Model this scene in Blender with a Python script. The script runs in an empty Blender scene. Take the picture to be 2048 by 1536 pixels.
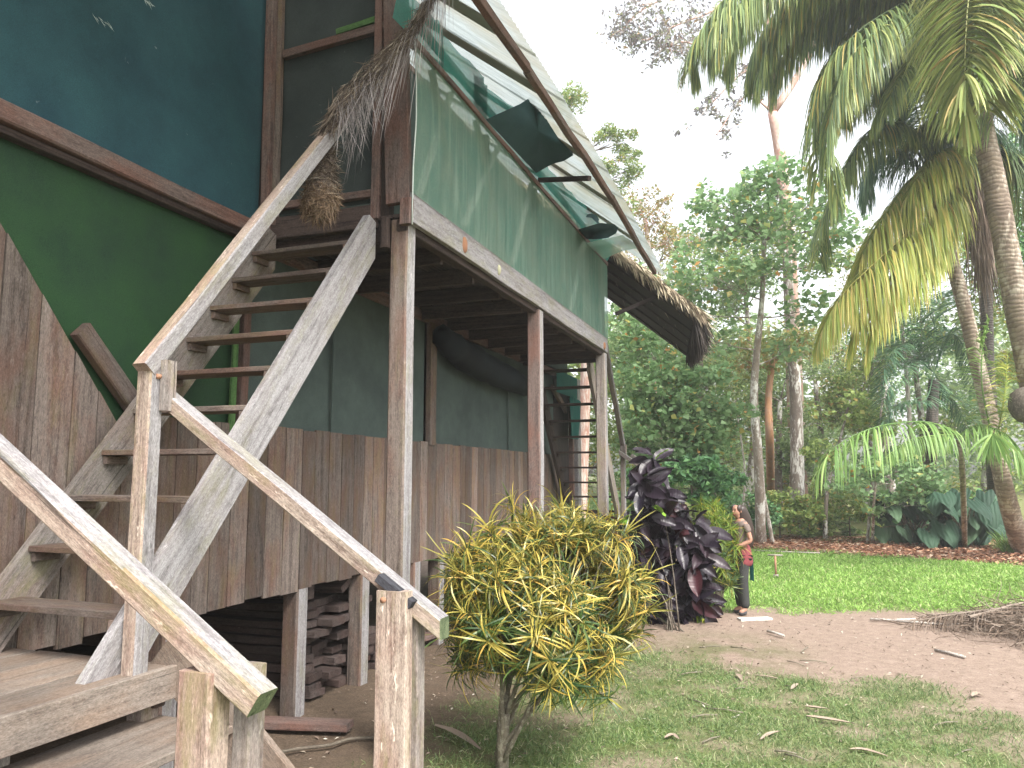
import bpy, math, random
import numpy as np
from mathutils import Vector, Matrix
R = math.radians
random.seed(7); rng = np.random.default_rng(7)
SC = bpy.context.scene
COL = SC.collection

# ---------------------------------------------------------------- camera
PITCH, YAW, EYE, FPX = R(6.75), R(19.7), 2.0, 1538.0
cd = bpy.data.cameras.new('camera'); cam = bpy.data.objects.new('camera', cd); COL.objects.link(cam)
cd.sensor_fit = 'HORIZONTAL'; cd.sensor_width = 36.0; cd.lens = FPX / 2048 * 36
cd.clip_start = 0.05; cd.clip_end = 600
cam.location = (0, 0, EYE); cam.rotation_euler = (R(90) + PITCH, 0, YAW)
SC.camera = cam

# ---------------------------------------------------------------- light
SUN_EL, SUN_AZ = 50.0, 131.0        # azimuth: degrees clockwise from +Y, sun stands to the right and behind the viewer
w = bpy.data.worlds.new('World'); SC.world = w; w.use_nodes = True
nt = w.node_tree; bg = nt.nodes['Background']
sky = nt.nodes.new('ShaderNodeTexSky'); sky.sky_type = 'NISHITA'; sky.sun_disc = False
sky.sun_elevation = R(SUN_EL); sky.sun_rotation = R(SUN_AZ)
sky.air_density = 1.2; sky.dust_density = 4.0; sky.ozone_density = 1.0
hs = nt.nodes.new('ShaderNodeHueSaturation'); hs.inputs['Saturation'].default_value = 0.22
nt.links.new(sky.outputs[0], hs.inputs['Color']); nt.links.new(hs.outputs[0], bg.inputs[0])
bg.inputs[1].default_value = 0.15
sd = bpy.data.lights.new('sun', 'SUN'); sun = bpy.data.objects.new('sun', sd); COL.objects.link(sun)
sd.energy = 1.5; sd.angle = R(14); sd.color = (1.0, 0.95, 0.87)
az, el = R(SUN_AZ), R(SUN_EL)
sdir = Vector((math.sin(az) * math.cos(el), math.cos(az) * math.cos(el), math.sin(el)))
sun.rotation_euler = sdir.to_track_quat('Z', 'Y').to_euler()
vs = SC.view_settings; vs.view_transform = 'Standard'; vs.look = 'None'; vs.gamma = 1; vs.use_curve_mapping = False
vs.exposure = 1.8
HAZE = 0.0022
SC.cycles.max_bounces = 12; SC.cycles.diffuse_bounces = 7; SC.cycles.transmission_bounces = 8; SC.cycles.transparent_max_bounces = 12

# ---------------------------------------------------------------- survey helpers (points on real planes)
FW = Vector((-math.sin(YAW) * math.cos(PITCH), math.cos(YAW) * math.cos(PITCH), math.sin(PITCH)))
RT = Vector((math.cos(YAW), math.sin(YAW), 0)); UP = RT.cross(FW); EYEV = Vector((0, 0, EYE))
def ray(x, y): return FW + RT * ((x - 1024) / FPX) - UP * ((y - 768) / FPX)
def on_x(x, y, X): r = ray(x, y); return EYEV + r * (X / r.x)
def on_y(x, y, Y): r = ray(x, y); return EYEV + r * (Y / r.y)
def on_z(x, y, Z): r = ray(x, y); return EYEV + r * ((Z - EYE) / r.z)
def at(x, y, d): return EYEV + ray(x, y) * d

# ---------------------------------------------------------------- materials
class NT:
    def __init__(s, name):
        s.m = bpy.data.materials.new(name); s.m.use_nodes = True; s.t = s.m.node_tree
        s.b = s.t.nodes['Principled BSDF']; s.out = s.t.nodes['Material Output']
    def n(s, typ, **kw):
        n = s.t.nodes.new('ShaderNode' + typ)
        for k, v in kw.items():
            if k.startswith('i_'):
                key = k[2:].replace('_', ' ')
                n.inputs[key].default_value = v
            else: setattr(n, k, v)
        return n
    def l(s, a, b): s.t.links.new(a, b)
    def ramp(s, fac, stops, interp='LINEAR'):
        n = s.t.nodes.new('ShaderNodeValToRGB'); n.color_ramp.interpolation = interp
        e = n.color_ramp.elements
        while len(e) < len(stops): e.new(0.5)
        for el_, (p, c) in zip(e, stops): el_.position = p; el_.color = (*c, 1) if len(c) == 3 else c
        s.l(fac, n.inputs[0]); return n.outputs[0]
    def mix(s, fac, a, b, mode='MIX'):
        n = s.t.nodes.new('ShaderNodeMix'); n.data_type = 'RGBA'; n.blend_type = mode
        for sock, v in ((n.inputs[0], fac), (n.inputs[6], a), (n.inputs[7], b)):
            if hasattr(v, 'links'): s.l(v, sock)
            elif isinstance(v, (int, float)): sock.default_value = v
            else: sock.default_value = (*v, 1)
        return n.outputs[2]
    def math(s, op, a, b=0.0, clamp=False):
        n = s.t.nodes.new('ShaderNodeMath'); n.operation = op; n.use_clamp = clamp
        for sock, v in ((n.inputs[0], a), (n.inputs[1], b)):
            if hasattr(v, 'links'): s.l(v, sock)
            else: sock.default_value = v
        return n.outputs[0]
    def bump(s, h, strength=0.3, dist=0.01):
        n = s.t.nodes.new('ShaderNodeBump'); n.inputs['Strength'].default_value = strength; n.inputs['Distance'].default_value = dist
        s.l(h, n.inputs['Height']); s.l(n.outputs[0], s.b.inputs['Normal'])
    def coords(s, scale, rnd=True, kind='Object'):
        tc = s.n('TexCoord'); mp = s.n('Mapping'); s.l(tc.outputs[kind], mp.inputs[0]); mp.inputs['Scale'].default_value = scale
        if rnd:
            oi = s.n('ObjectInfo'); k = s.math('MULTIPLY', oi.outputs['Random'], 57.0)
            cx = s.n('CombineXYZ'); s.l(k, cx.inputs[0]); s.l(k, cx.inputs[1]); s.l(k, cx.inputs[2]); s.l(cx.outputs[0], mp.inputs['Location'])
        return mp.outputs[0]

def wood(name, dark, light, tint=0.35, moss=0.0, spots=0.25, rough=0.85, bump=0.5, red=None, redamt=0.4):
    """weathered timber: long grain along the piece's own X axis"""
    N = NT(name)
    g = N.n('TexNoise', i_Scale=1.0, i_Detail=6.0, i_Roughness=0.62, i_Distortion=0.6); N.l(N.coords((1.6, 26, 26)), g.inputs['Vector'])
    f = N.n('TexNoise', i_Scale=1.0, i_Detail=5.0, i_Roughness=0.7); N.l(N.coords((7, 150, 150)), f.inputs['Vector'])
    b = N.n('TexNoise', i_Scale=1.0, i_Detail=4.0, i_Roughness=0.6); N.l(N.coords((2.2, 5, 5)), b.inputs['Vector'])
    p = N.n('TexNoise', i_Scale=1.0, i_Detail=3.0, i_Roughness=0.8); N.l(N.coords((9, 28, 28)), p.inputs['Vector'])
    q = N.n('TexNoise', i_Scale=1.0, i_Detail=6.0, i_Roughness=0.75); N.l(N.coords((18, 45, 45)), q.inputs['Vector'])
    gf = N.math('ADD', N.math('ADD', N.math('MULTIPLY', g.outputs[0], 0.45), N.math('MULTIPLY', f.outputs[0], 0.2)), N.math('MULTIPLY', q.outputs[0], 0.35))
    c = N.ramp(gf, [(0.40, dark), (0.5, tuple((a + 2 * d) / 3 for a, d in zip(dark, light))), (0.60, light)])
    if red:
        c = N.mix(N.math('MULTIPLY', N.ramp(b.outputs[0], [(0.4, (0, 0, 0)), (0.62, (1, 1, 1))]), redamt), c, red)
    sp = N.ramp(p.outputs[0], [(0.62, (0, 0, 0)), (0.72, (1, 1, 1))])
    c = N.mix(N.math('MULTIPLY', sp, spots), c, tuple(min(1, x * 1.8 + 0.05) for x in light))
    dk = N.ramp(p.outputs[0], [(0.26, (1, 1, 1)), (0.36, (0, 0, 0))])
    c = N.mix(N.math('MULTIPLY', dk, 0.6), c, tuple(x * 0.35 for x in dark))
    e1 = N.n('TexNoise', i_Scale=1.0, i_Detail=3.0, i_Roughness=0.8); N.l(N.coords((60, 170, 170)), e1.inputs['Vector'])
    c = N.mix(0.55, c, N.ramp(e1.outputs[0], [(0.34, (0.22, 0.22, 0.22)), (0.66, (0.80, 0.80, 0.80))]), 'OVERLAY')
    ck = N.n('TexNoise', i_Scale=1.0, i_Detail=2.0, i_Roughness=0.5, i_Distortion=0.8); N.l(N.coords((1.1, 60, 60)), ck.inputs['Vector'])
    ckf = N.ramp(ck.outputs[0], [(0.27, (1, 1, 1)), (0.33, (0, 0, 0))]); c = N.mix(N.math('MULTIPLY', ckf, 0.7), c, tuple(x * 0.22 for x in dark))
    if moss > 0:
        mm = N.n('TexNoise', i_Scale=1.0, i_Detail=5.0, i_Roughness=0.7); N.l(N.coords((2.5, 9, 9)), mm.inputs['Vector'])
        c = N.mix(N.math('MULTIPLY', N.ramp(mm.outputs[0], [(0.5, (0, 0, 0)), (0.64, (1, 1, 1))]), moss), c, (0.17, 0.17, 0.045))
    oi = N.n('ObjectInfo'); k = N.math('ADD', N.math('MULTIPLY', oi.outputs['Random'], tint), 1 - tint / 2)
    hv = N.n('HueSaturation'); N.l(c, hv.inputs['Color']); N.l(k, hv.inputs['Value'])
    N.l(hv.outputs[0], N.b.inputs['Base Color']); N.b.inputs['Roughness'].default_value = rough
    N.b.inputs['Specular IOR Level'].default_value = 0.25
    N.bump(N.math('ADD', gf, N.math('MULTIPLY', sp, 0.15)), bump, 0.008)
    return N.m

M = {}
M['pile_wood'] = wood('pile_wood', (0.028, 0.020, 0.019), (0.077, 0.059, 0.053), tint=0.6, spots=0.3, red=(0.055, 0.028, 0.022), redamt=0.4)
M['grey_wood'] = wood('grey_wood', (0.090, 0.075, 0.068), (0.234, 0.211, 0.194), moss=0.35, spots=0.4, red=(0.198, 0.126, 0.099), redamt=0.35)
M['pale_wood'] = wood('pale_wood', (0.13, 0.092, 0.075), (0.40, 0.33, 0.275), tint=0.12, moss=0.4, spots=0.75, red=(0.25, 0.15, 0.12), redamt=0.65, bump=0.8)
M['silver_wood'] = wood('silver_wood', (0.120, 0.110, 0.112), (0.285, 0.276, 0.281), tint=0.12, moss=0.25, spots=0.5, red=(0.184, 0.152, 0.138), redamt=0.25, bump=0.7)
M['board_wood'] = wood('board_wood', (0.061, 0.047, 0.041), (0.162, 0.132, 0.115), tint=0.75, moss=0.15, spots=0.28, red=(0.122, 0.061, 0.043), redamt=0.6)
M['brown_wood'] = wood('brown_wood', (0.048, 0.034, 0.031), (0.145, 0.108, 0.096), tint=0.3, spots=0.22, red=(0.16, 0.07, 0.05), redamt=0.5)
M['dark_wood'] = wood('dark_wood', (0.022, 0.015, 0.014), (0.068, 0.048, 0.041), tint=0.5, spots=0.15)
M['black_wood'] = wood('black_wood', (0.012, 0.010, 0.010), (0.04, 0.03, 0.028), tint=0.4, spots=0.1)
M['landing_wood'] = wood('landing_wood', (0.111, 0.089, 0.075), (0.204, 0.174, 0.149), tint=0.25, spots=0.2, bump=0.3, red=(0.196, 0.132, 0.093), redamt=0.5)
M['moss'] = wood('moss', (0.045, 0.065, 0.032), (0.13, 0.155, 0.085), tint=0.1, spots=0.7)
M['char'] = wood('char', (0.012, 0.012, 0.014), (0.05, 0.05, 0.06), tint=0.1, spots=0.1)

def cloth(name, c1, c2, alpha=1.0, streak=False, trans=0.0, sc=220.0, spots=0.0):
    N = NT(name)
    a = N.n('TexNoise', i_Scale=2.2, i_Detail=6.0, i_Roughness=0.65); N.l(N.coords((1, 1, 1), False), a.inputs['Vector'])
    c = N.ramp(a.outputs[0], [(0.32, c1), (0.68, c2)])
    f = N.n('TexNoise', i_Scale=sc, i_Detail=2.0); N.l(N.coords((1, 1, 1), False), f.inputs['Vector'])
    c = N.mix(0.35, c, N.ramp(f.outputs[0], [(0.35, (0.25, 0.25, 0.25)), (0.65, (0.85, 0.85, 0.85))]), 'OVERLAY')
    if streak:
        s_ = N.n('TexNoise', i_Scale=1.0, i_Detail=5.0, i_Roughness=0.7); N.l(N.coords((9, 9, 0.6), False), s_.inputs['Vector'])
        c = N.mix(N.math('MULTIPLY', N.ramp(s_.outputs[0], [(0.5, (0, 0, 0)), (0.7, (1, 1, 1))]), 0.45), c, tuple(min(1, x * 1.7 + 0.03) for x in c2))
    if spots:
        s_ = N.n('TexNoise', i_Scale=9.0, i_Detail=3.0, i_Roughness=0.8); N.l(N.coords((1, 1, 1), False), s_.inputs['Vector'])
        c = N.mix(N.math('MULTIPLY', N.ramp(s_.outputs[0], [(0.70, (0, 0, 0)), (0.76, (1, 1, 1))]), spots), c, (0.3, 0.33, 0.33))
    N.l(c, N.b.inputs['Base Color']); N.b.inputs['Roughness'].default_value = 0.75; N.b.inputs['Specular IOR Level'].default_value = 0.2
    N.bump(a.outputs[0], 0.15, 0.02)
    sh = N.b.outputs[0]
    if trans:
        tr = N.n('BsdfTranslucent'); N.l(c, tr.inputs[0]); mx = N.n('MixShader'); mx.inputs[0].default_value = trans
        N.l(sh, mx.inputs[1]); N.l(tr.outputs[0], mx.inputs[2]); sh = mx.outputs[0]
    if alpha < 1:
        tp = N.n('BsdfTransparent'); mx = N.n('MixShader'); mx.inputs[0].default_value = alpha
        N.l(tp.outputs[0], mx.inputs[1]); N.l(sh, mx.inputs[2]); sh = mx.outputs[0]
    N.l(sh, N.out.inputs[0]); return N.m
M['blue_screen'] = cloth('blue_screen', (0.014, 0.046, 0.062), (0.024, 0.074, 0.088), spots=0.5)
M['green_screen'] = cloth('green_screen', (0.015, 0.039, 0.021), (0.021, 0.060, 0.022))
M['grey_screen'] = cloth('grey_screen', (0.035, 0.048, 0.046), (0.059, 0.081, 0.072))
M['dark_screen'] = cloth('dark_screen', (0.024, 0.032, 0.032), (0.04, 0.050, 0.048), spots=0.2)
M['gallery_net'] = cloth('gallery_net', (0.12, 0.245, 0.19), (0.20, 0.29, 0.225), alpha=0.70, streak=True, trans=0.35)
M['teal_net'] = cloth('teal_net', (0.03, 0.24, 0.20), (0.08, 0.34, 0.28), alpha=0.72, trans=0.5)
M['teal_cloth'] = cloth('teal_cloth', (0.012, 0.09, 0.08), (0.03, 0.13, 0.11), trans=0.3)
M['flap'] = cloth('flap', (0.022, 0.060, 0.070), (0.035, 0.080, 0.092))
M['black_cloth'] = cloth('black_cloth', (0.004, 0.005, 0.007), (0.007, 0.012, 0.016))
M['pale_net'] = cloth('pale_net', (0.16, 0.27, 0.21), (0.22, 0.34, 0.27), alpha=0.7, trans=0.4)
M['lime_paint'] = wood('lime_paint', (0.04, 0.09, 0.03), (0.08, 0.16, 0.05), tint=0.1, spots=0.1)
M['white_edge'] = cloth('white_edge', (0.4, 0.45, 0.43), (0.5, 0.55, 0.52))
M['stone_white'] = wood('stone_white', (0.4, 0.38, 0.34), (0.6, 0.57, 0.52), tint=0.05)

def sheet(name, c1, c2, alpha):
    N = NT(name)
    a = N.n('TexNoise', i_Scale=1.0, i_Detail=6.0, i_Roughness=0.7); N.l(N.coords((1.5, 14, 1.5), False), a.inputs['Vector'])
    b = N.n('TexNoise', i_Scale=1.4, i_Detail=4.0); N.l(N.coords((1, 1, 1), False), b.inputs['Vector'])
    c = N.mix(N.ramp(b.outputs[0], [(0.4, (0, 0, 0)), (0.65, (1, 1, 1))]), N.ramp(a.outputs[0], [(0.35, c1), (0.65, c2)]), (0.25, 0.245, 0.19))
    N.l(c, N.b.inputs['Base Color']); N.b.inputs['Roughness'].default_value = 0.35
    tr = N.n('BsdfTranslucent'); N.l(c, tr.inputs[0]); tp = N.n('BsdfTransparent')
    m1 = N.n('MixShader'); m1.inputs[0].default_value = 0.6; N.l(N.b.outputs[0], m1.inputs[1]); N.l(tr.outputs[0], m1.inputs[2])
    m2 = N.n('MixShader'); m2.inputs[0].default_value = alpha; N.l(tp.outputs[0], m2.inputs[1]); N.l(m1.outputs[0], m2.inputs[2])
    N.l(m2.outputs[0], N.out.inputs[0]); return N.m
M['roof_band'] = sheet('roof_band', (0.19, 0.18, 0.135), (0.27, 0.255, 0.195), 0.96)
M['roof_sheet'] = sheet('roof_sheet', (0.20, 0.235, 0.23), (0.34, 0.385, 0.375), 0.82)

def leafmat(name, stops, trans=0.35, rough=0.45, spec=0.35, var=0.25):
    """stops: colours spread over the leaves one by one"""
    N = NT(name)
    geo = N.n('NewGeometry'); c = N.ramp(geo.outputs['Random Per Island'], stops)
    nz = N.n('TexNoise', i_Scale=0.9, i_Detail=2.0); N.l(N.coords((1, 1, 1), False, 'Object'), nz.inputs['Vector'])
    hv = N.n('HueSaturation'); N.l(c, hv.inputs['Color'])
    N.l(N.math('ADD', N.math('MULTIPLY', nz.outputs[0], var * 2), 1 - var), hv.inputs['Value'])
    N.l(hv.outputs[0], N.b.inputs['Base Color']); N.b.inputs['Roughness'].default_value = rough; N.b.inputs['Specular IOR Level'].default_value = spec
    sh = N.b.outputs[0]
    if trans:
        tr = N.n('BsdfTranslucent'); N.l(hv.outputs[0], tr.inputs[0]); mx = N.n('MixShader'); mx.inputs[0].default_value = trans
        N.l(sh, mx.inputs[1]); N.l(tr.outputs[0], mx.inputs[2]); sh = mx.outputs[0]
    N.l(sh, N.out.inputs[0]); return N.m
M['leaf_broad'] = leafmat('leaf_broad', [(0, (0.150, 0.263, 0.106)), (0.5, (0.251, 0.401, 0.188)), (0.9, (0.364, 0.526, 0.263)), (0.97, (0.477, 0.477, 0.150)), (1, (0.620, 0.301, 0.101))], trans=0.45)
M['leaf_mid'] = leafmat('leaf_mid', [(0, (0.15, 0.22, 0.065)), (0.5, (0.25, 0.35, 0.11)), (0.88, (0.38, 0.47, 0.16)), (0.96, (0.48, 0.40, 0.13)), (1, (0.50, 0.26, 0.11))], trans=0.5)
M['leaf_dark'] = leafmat('leaf_dark', [(0, (0.070, 0.174, 0.078)), (0.6, (0.139, 0.300, 0.122)), (1, (0.247, 0.455, 0.174))], trans=0.2)
M['leaf_blue'] = leafmat('leaf_blue', [(0, (0.13, 0.20, 0.085)), (0.6, (0.23, 0.33, 0.14)), (1, (0.37, 0.46, 0.21))], trans=0.5)
M['leaf_olive'] = leafmat('leaf_olive', [(0, (0.168, 0.213, 0.067)), (0.5, (0.291, 0.336, 0.112)), (0.85, (0.426, 0.381, 0.146)), (1, (0.538, 0.314, 0.134))], trans=0.48)
M['leaf_orange'] = leafmat('leaf_orange', [(0, (0.20, 0.25, 0.09)), (0.5, (0.38, 0.34, 0.12)), (0.85, (0.48, 0.32, 0.12)), (1, (0.48, 0.2, 0.09))])
M['leaf_purple_grey'] = leafmat('leaf_purple_grey', [(0, (0.20, 0.19, 0.20)), (0.6, (0.30, 0.28, 0.28)), (0.92, (0.27, 0.33, 0.18)), (1, (0.5, 0.30, 0.16))])
M['palm_green'] = leafmat('palm_green', [(0, (0.11, 0.17, 0.08)), (0.5, (0.21, 0.30, 0.12)), (0.8, (0.34, 0.42, 0.15)), (0.96, (0.46, 0.47, 0.16)), (1, (0.58, 0.42, 0.13))], rough=0.4, trans=0.48)
M['palm_dark'] = leafmat('palm_dark', [(0, (0.049, 0.122, 0.073)), (0.6, (0.110, 0.220, 0.122)), (1, (0.195, 0.318, 0.146))], rough=0.35, trans=0.2)
M['palm_yellow'] = leafmat('palm_yellow', [(0, (0.238, 0.335, 0.076)), (0.4, (0.389, 0.454, 0.108)), (0.75, (0.540, 0.540, 0.151)), (1, (0.605, 0.454, 0.151))], rough=0.4, trans=0.4)
M['palm_pale'] = leafmat('palm_pale', [(0, (0.16, 0.24, 0.06)), (0.5, (0.3, 0.36, 0.11)), (0.9, (0.42, 0.42, 0.16)), (1, (0.5, 0.33, 0.14))], rough=0.4, trans=0.35)
M['palm_lime'] = leafmat('palm_lime', [(0, (0.14, 0.26, 0.07)), (0.6, (0.25, 0.40, 0.12)), (1, (0.38, 0.50, 0.18))], rough=0.4, trans=0.4)
M['dead_frond'] = leafmat('dead_frond', [(0, (0.086, 0.061, 0.043)), (0.6, (0.187, 0.137, 0.101)), (1, (0.274, 0.223, 0.180))], trans=0.1, rough=0.8)
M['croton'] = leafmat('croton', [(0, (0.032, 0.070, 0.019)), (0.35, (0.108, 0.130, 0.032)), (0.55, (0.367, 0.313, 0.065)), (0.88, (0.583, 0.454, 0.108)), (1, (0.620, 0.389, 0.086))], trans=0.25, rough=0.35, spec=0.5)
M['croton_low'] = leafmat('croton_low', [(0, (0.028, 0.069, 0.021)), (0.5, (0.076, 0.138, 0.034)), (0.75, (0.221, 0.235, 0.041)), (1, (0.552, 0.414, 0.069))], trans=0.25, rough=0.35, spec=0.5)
M['croton_green'] = leafmat('croton_green', [(0, (0.06, 0.13, 0.02)), (0.5, (0.16, 0.24, 0.03)), (0.85, (0.34, 0.33, 0.05)), (1, (0.45, 0.28, 0.05))], trans=0.3)
M['grass'] = leafmat('grass', [(0, (0.12, 0.23, 0.045)), (0.5, (0.24, 0.41, 0.085)), (0.88, (0.37, 0.54, 0.15)), (1, (0.50, 0.50, 0.26))], trans=0.35, rough=0.5, var=0.35)
M['grass_near'] = leafmat('grass_near', [(0, (0.07, 0.115, 0.045)), (0.5, (0.13, 0.20, 0.07)), (0.82, (0.20, 0.28, 0.10)), (1, (0.38, 0.35, 0.22))], trans=0.25, rough=0.6, var=0.4)
def big_leaf():
    N = NT('big_leaf'); oi = N.n('ObjectInfo'); tc = N.n('TexCoord'); N.l(N.ramp(oi.outputs['Random'], [(0, (0.018, 0.045, 0.028)), (0.7, (0.035, 0.078, 0.046)), (1, (0.08, 0.14, 0.075))]), N.b.inputs['Base Color'])
    wv = N.n('TexWave', wave_type='RINGS', i_Scale=3.0, i_Distortion=2.0); N.l(tc.outputs['Object'], wv.inputs['Vector']); N.bump(wv.outputs[0], .4, .03)
    N.b.inputs['Roughness'].default_value = 0.62; N.b.inputs['Specular IOR Level'].default_value = 0.2; return N.m
M['big_leaf'] = big_leaf()
M['litter'] = leafmat('litter', [(0, (0.10, 0.05, 0.03)), (0.5, (0.26, 0.12, 0.07)), (0.8, (0.38, 0.22, 0.13)), (1, (0.5, 0.42, 0.33))], trans=0.0, rough=0.8)
M['litter_grey'] = leafmat('litter_grey', [(0, (0.08, 0.055, 0.045)), (0.5, (0.24, 0.18, 0.14)), (0.85, (0.38, 0.32, 0.25)), (1, (0.55, 0.52, 0.45))], trans=0.0, rough=0.85)
M['fibre'] = leafmat('fibre', [(0, (0.038, 0.027, 0.021)), (0.5, (0.098, 0.071, 0.053)), (0.85, (0.188, 0.150, 0.116)), (1, (0.345, 0.300, 0.240))], trans=0.0, rough=0.85)
M['fibre_grey'] = leafmat('fibre_grey', [(0, (0.09, 0.08, 0.08)), (0.5, (0.20, 0.175, 0.17)), (1, (0.36, 0.33, 0.33))], trans=0.0, rough=0.8)
M['straw'] = leafmat('straw', [(0, (0.068, 0.043, 0.025)), (0.6, (0.170, 0.111, 0.068)), (0.93, (0.238, 0.170, 0.111)), (1, (0.510, 0.425, 0.323))], trans=0.0, rough=0.8)
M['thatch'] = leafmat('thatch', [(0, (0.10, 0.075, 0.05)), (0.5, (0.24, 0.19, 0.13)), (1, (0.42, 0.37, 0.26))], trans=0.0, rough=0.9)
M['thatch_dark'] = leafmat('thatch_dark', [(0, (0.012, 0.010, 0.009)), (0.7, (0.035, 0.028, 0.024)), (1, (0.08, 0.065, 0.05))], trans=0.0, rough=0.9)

def purple_leaf():
    N = NT('purple_leaf')
    oi = N.n('ObjectInfo'); geo = N.n('NewGeometry'); tc = N.n('TexCoord')
    top = N.ramp(oi.outputs['Random'], [(0, (0.005, 0.004, 0.009)), (0.6, (0.009, 0.006, 0.013)), (0.85, (0.022, 0.006, 0.010)), (1, (0.06, 0.014, 0.018))])
    und = N.ramp(oi.outputs['Random'], [(0, (0.013, 0.011, 0.018)), (0.7, (0.02, 0.013, 0.018)), (1, (0.06, 0.016, 0.02))])
    c = N.mix(geo.outputs['Backfacing'], top, und)
    wv = N.n('TexWave', wave_type='BANDS', bands_direction='X', i_Scale=9.0, i_Distortion=1.5); N.l(tc.outputs['Object'], wv.inputs['Vector'])
    N.l(N.mix(N.math('MULTIPLY', N.ramp(wv.outputs[0], [(0.85, (0, 0, 0)), (0.97, (1, 1, 1))]), 0.25), c, (0.06, 0.035, 0.055)), N.b.inputs['Base Color'])
    N.b.inputs['Roughness'].default_value = 0.34; N.b.inputs['Specular IOR Level'].default_value = 0.32
    N.bump(wv.outputs[0], 0.15, 0.006); return N.m
M['purple_leaf'] = purple_leaf()
def flat(name, c, rough=0.6, spec=0.3):
    N = NT(name); N.b.inputs['Roughness'].default_value = rough; N.b.inputs['Specular IOR Level'].default_value = spec
    a = N.n('TexNoise', i_Scale=30.0, i_Detail=4.0)
    N.l(N.ramp(a.outputs[0], [(0.3, tuple(x * 0.75 for x in c)), (0.7, tuple(min(1, x * 1.2) for x in c))]), N.b.inputs['Base Color']); return N.m
M['green_leaf'] = flat('green_leaf', (0.16, 0.30, 0.035), 0.4)

def bark(name, c1, c2, c3, ring=0.0, sc=6.0, rs=5.0):
    N = NT(name)
    a = N.n('TexNoise', i_Scale=sc, i_Detail=6.0, i_Roughness=0.7); N.l(N.coords((1, 1, 0.45), False), a.inputs['Vector'])
    b = N.n('TexNoise', i_Scale=sc * 2.3, i_Detail=4.0, i_Roughness=0.8)
    c = N.mix(N.ramp(b.outputs[0], [(0.5, (0, 0, 0)), (0.58, (1, 1, 1))]), N.ramp(a.outputs[0], [(0.35, c1), (0.65, c2)]), c3)
    h = a.outputs[0]
    if ring:
        wv = N.n('TexWave', wave_type='BANDS', bands_direction='Z', i_Scale=rs, i_Distortion=7.0, i_Detail=5.0); N.l(N.coords((1, 1, 1), False), wv.inputs['Vector'])
        c = N.mix(N.math('MULTIPLY', N.ramp(wv.outputs[0], [(0.06, (1, 1, 1)), (0.25, (0, 0, 0))]), ring), c, tuple(x * 0.35 for x in c1)); h = N.math('ADD', wv.outputs[0], h)
    N.l(c, N.b.inputs['Base Color']); N.b.inputs['Roughness'].default_value = 0.9; N.bump(h, 0.4, 0.02); return N.m
M['bark_pale'] = bark('bark_pale', (0.20, 0.155, 0.125), (0.33, 0.28, 0.235), (0.68, 0.66, 0.62), sc=7.0)
M['bark_grey'] = bark('bark_grey', (0.13, 0.10, 0.085), (0.24, 0.20, 0.17), (0.60, 0.58, 0.55), sc=5.0)
M['bark_orange'] = bark('bark_orange', (0.30, 0.14, 0.07), (0.44, 0.24, 0.13), (0.36, 0.22, 0.15))
M['bark_red'] = bark('bark_red', (0.42, 0.22, 0.17), (0.55, 0.40, 0.34), (0.62, 0.55, 0.50))
M['bark_dark'] = bark('bark_dark', (0.05, 0.04, 0.03), (0.10, 0.08, 0.06), (0.15, 0.13, 0.10))
M['bark_palm'] = bark('bark_palm', (0.16, 0.12, 0.09), (0.30, 0.24, 0.18), (0.42, 0.37, 0.30), ring=0.38, sc=3.5, rs=3.4)
M['bark_palm_dark'] = bark('bark_palm_dark', (0.045, 0.04, 0.035), (0.09, 0.08, 0.07), (0.14, 0.12, 0.10), ring=0.5, sc=3.0)
M['stem'] = bark('stem', (0.10, 0.085, 0.06), (0.18, 0.155, 0.11), (0.26, 0.24, 0.18), sc=20.0)
M['skin'] = flat('skin', (0.34, 0.18, 0.125), 0.5)
M['hair'] = flat('hair', (0.030, 0.018, 0.014), 0.45, 0.5)
M['tee'] = flat('tee', (0.15, 0.115, 0.10), 0.9)
M['maroon'] = flat('maroon', (0.19, 0.045, 0.05), 0.9)
M['trousers'] = flat('trousers', (0.035, 0.036, 0.035), 0.9)
M['shoe'] = flat('shoe', (0.05, 0.05, 0.055), 0.7)
M['lip'] = flat('lip', (0.35, 0.12, 0.10)); M['eye'] = flat('eye', (0.02, 0.015, 0.012))
M['metal'] = flat('metal', (0.25, 0.22, 0.19), 0.5, 0.5); M['rust'] = flat('rust', (0.30, 0.16, 0.10), 0.9)
M['soil_nest'] = flat('soil_nest', (0.26, 0.13, 0.075), 0.95)
M['paper_nest'] = flat('paper_nest', (0.36, 0.35, 0.24), 0.95)

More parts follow.
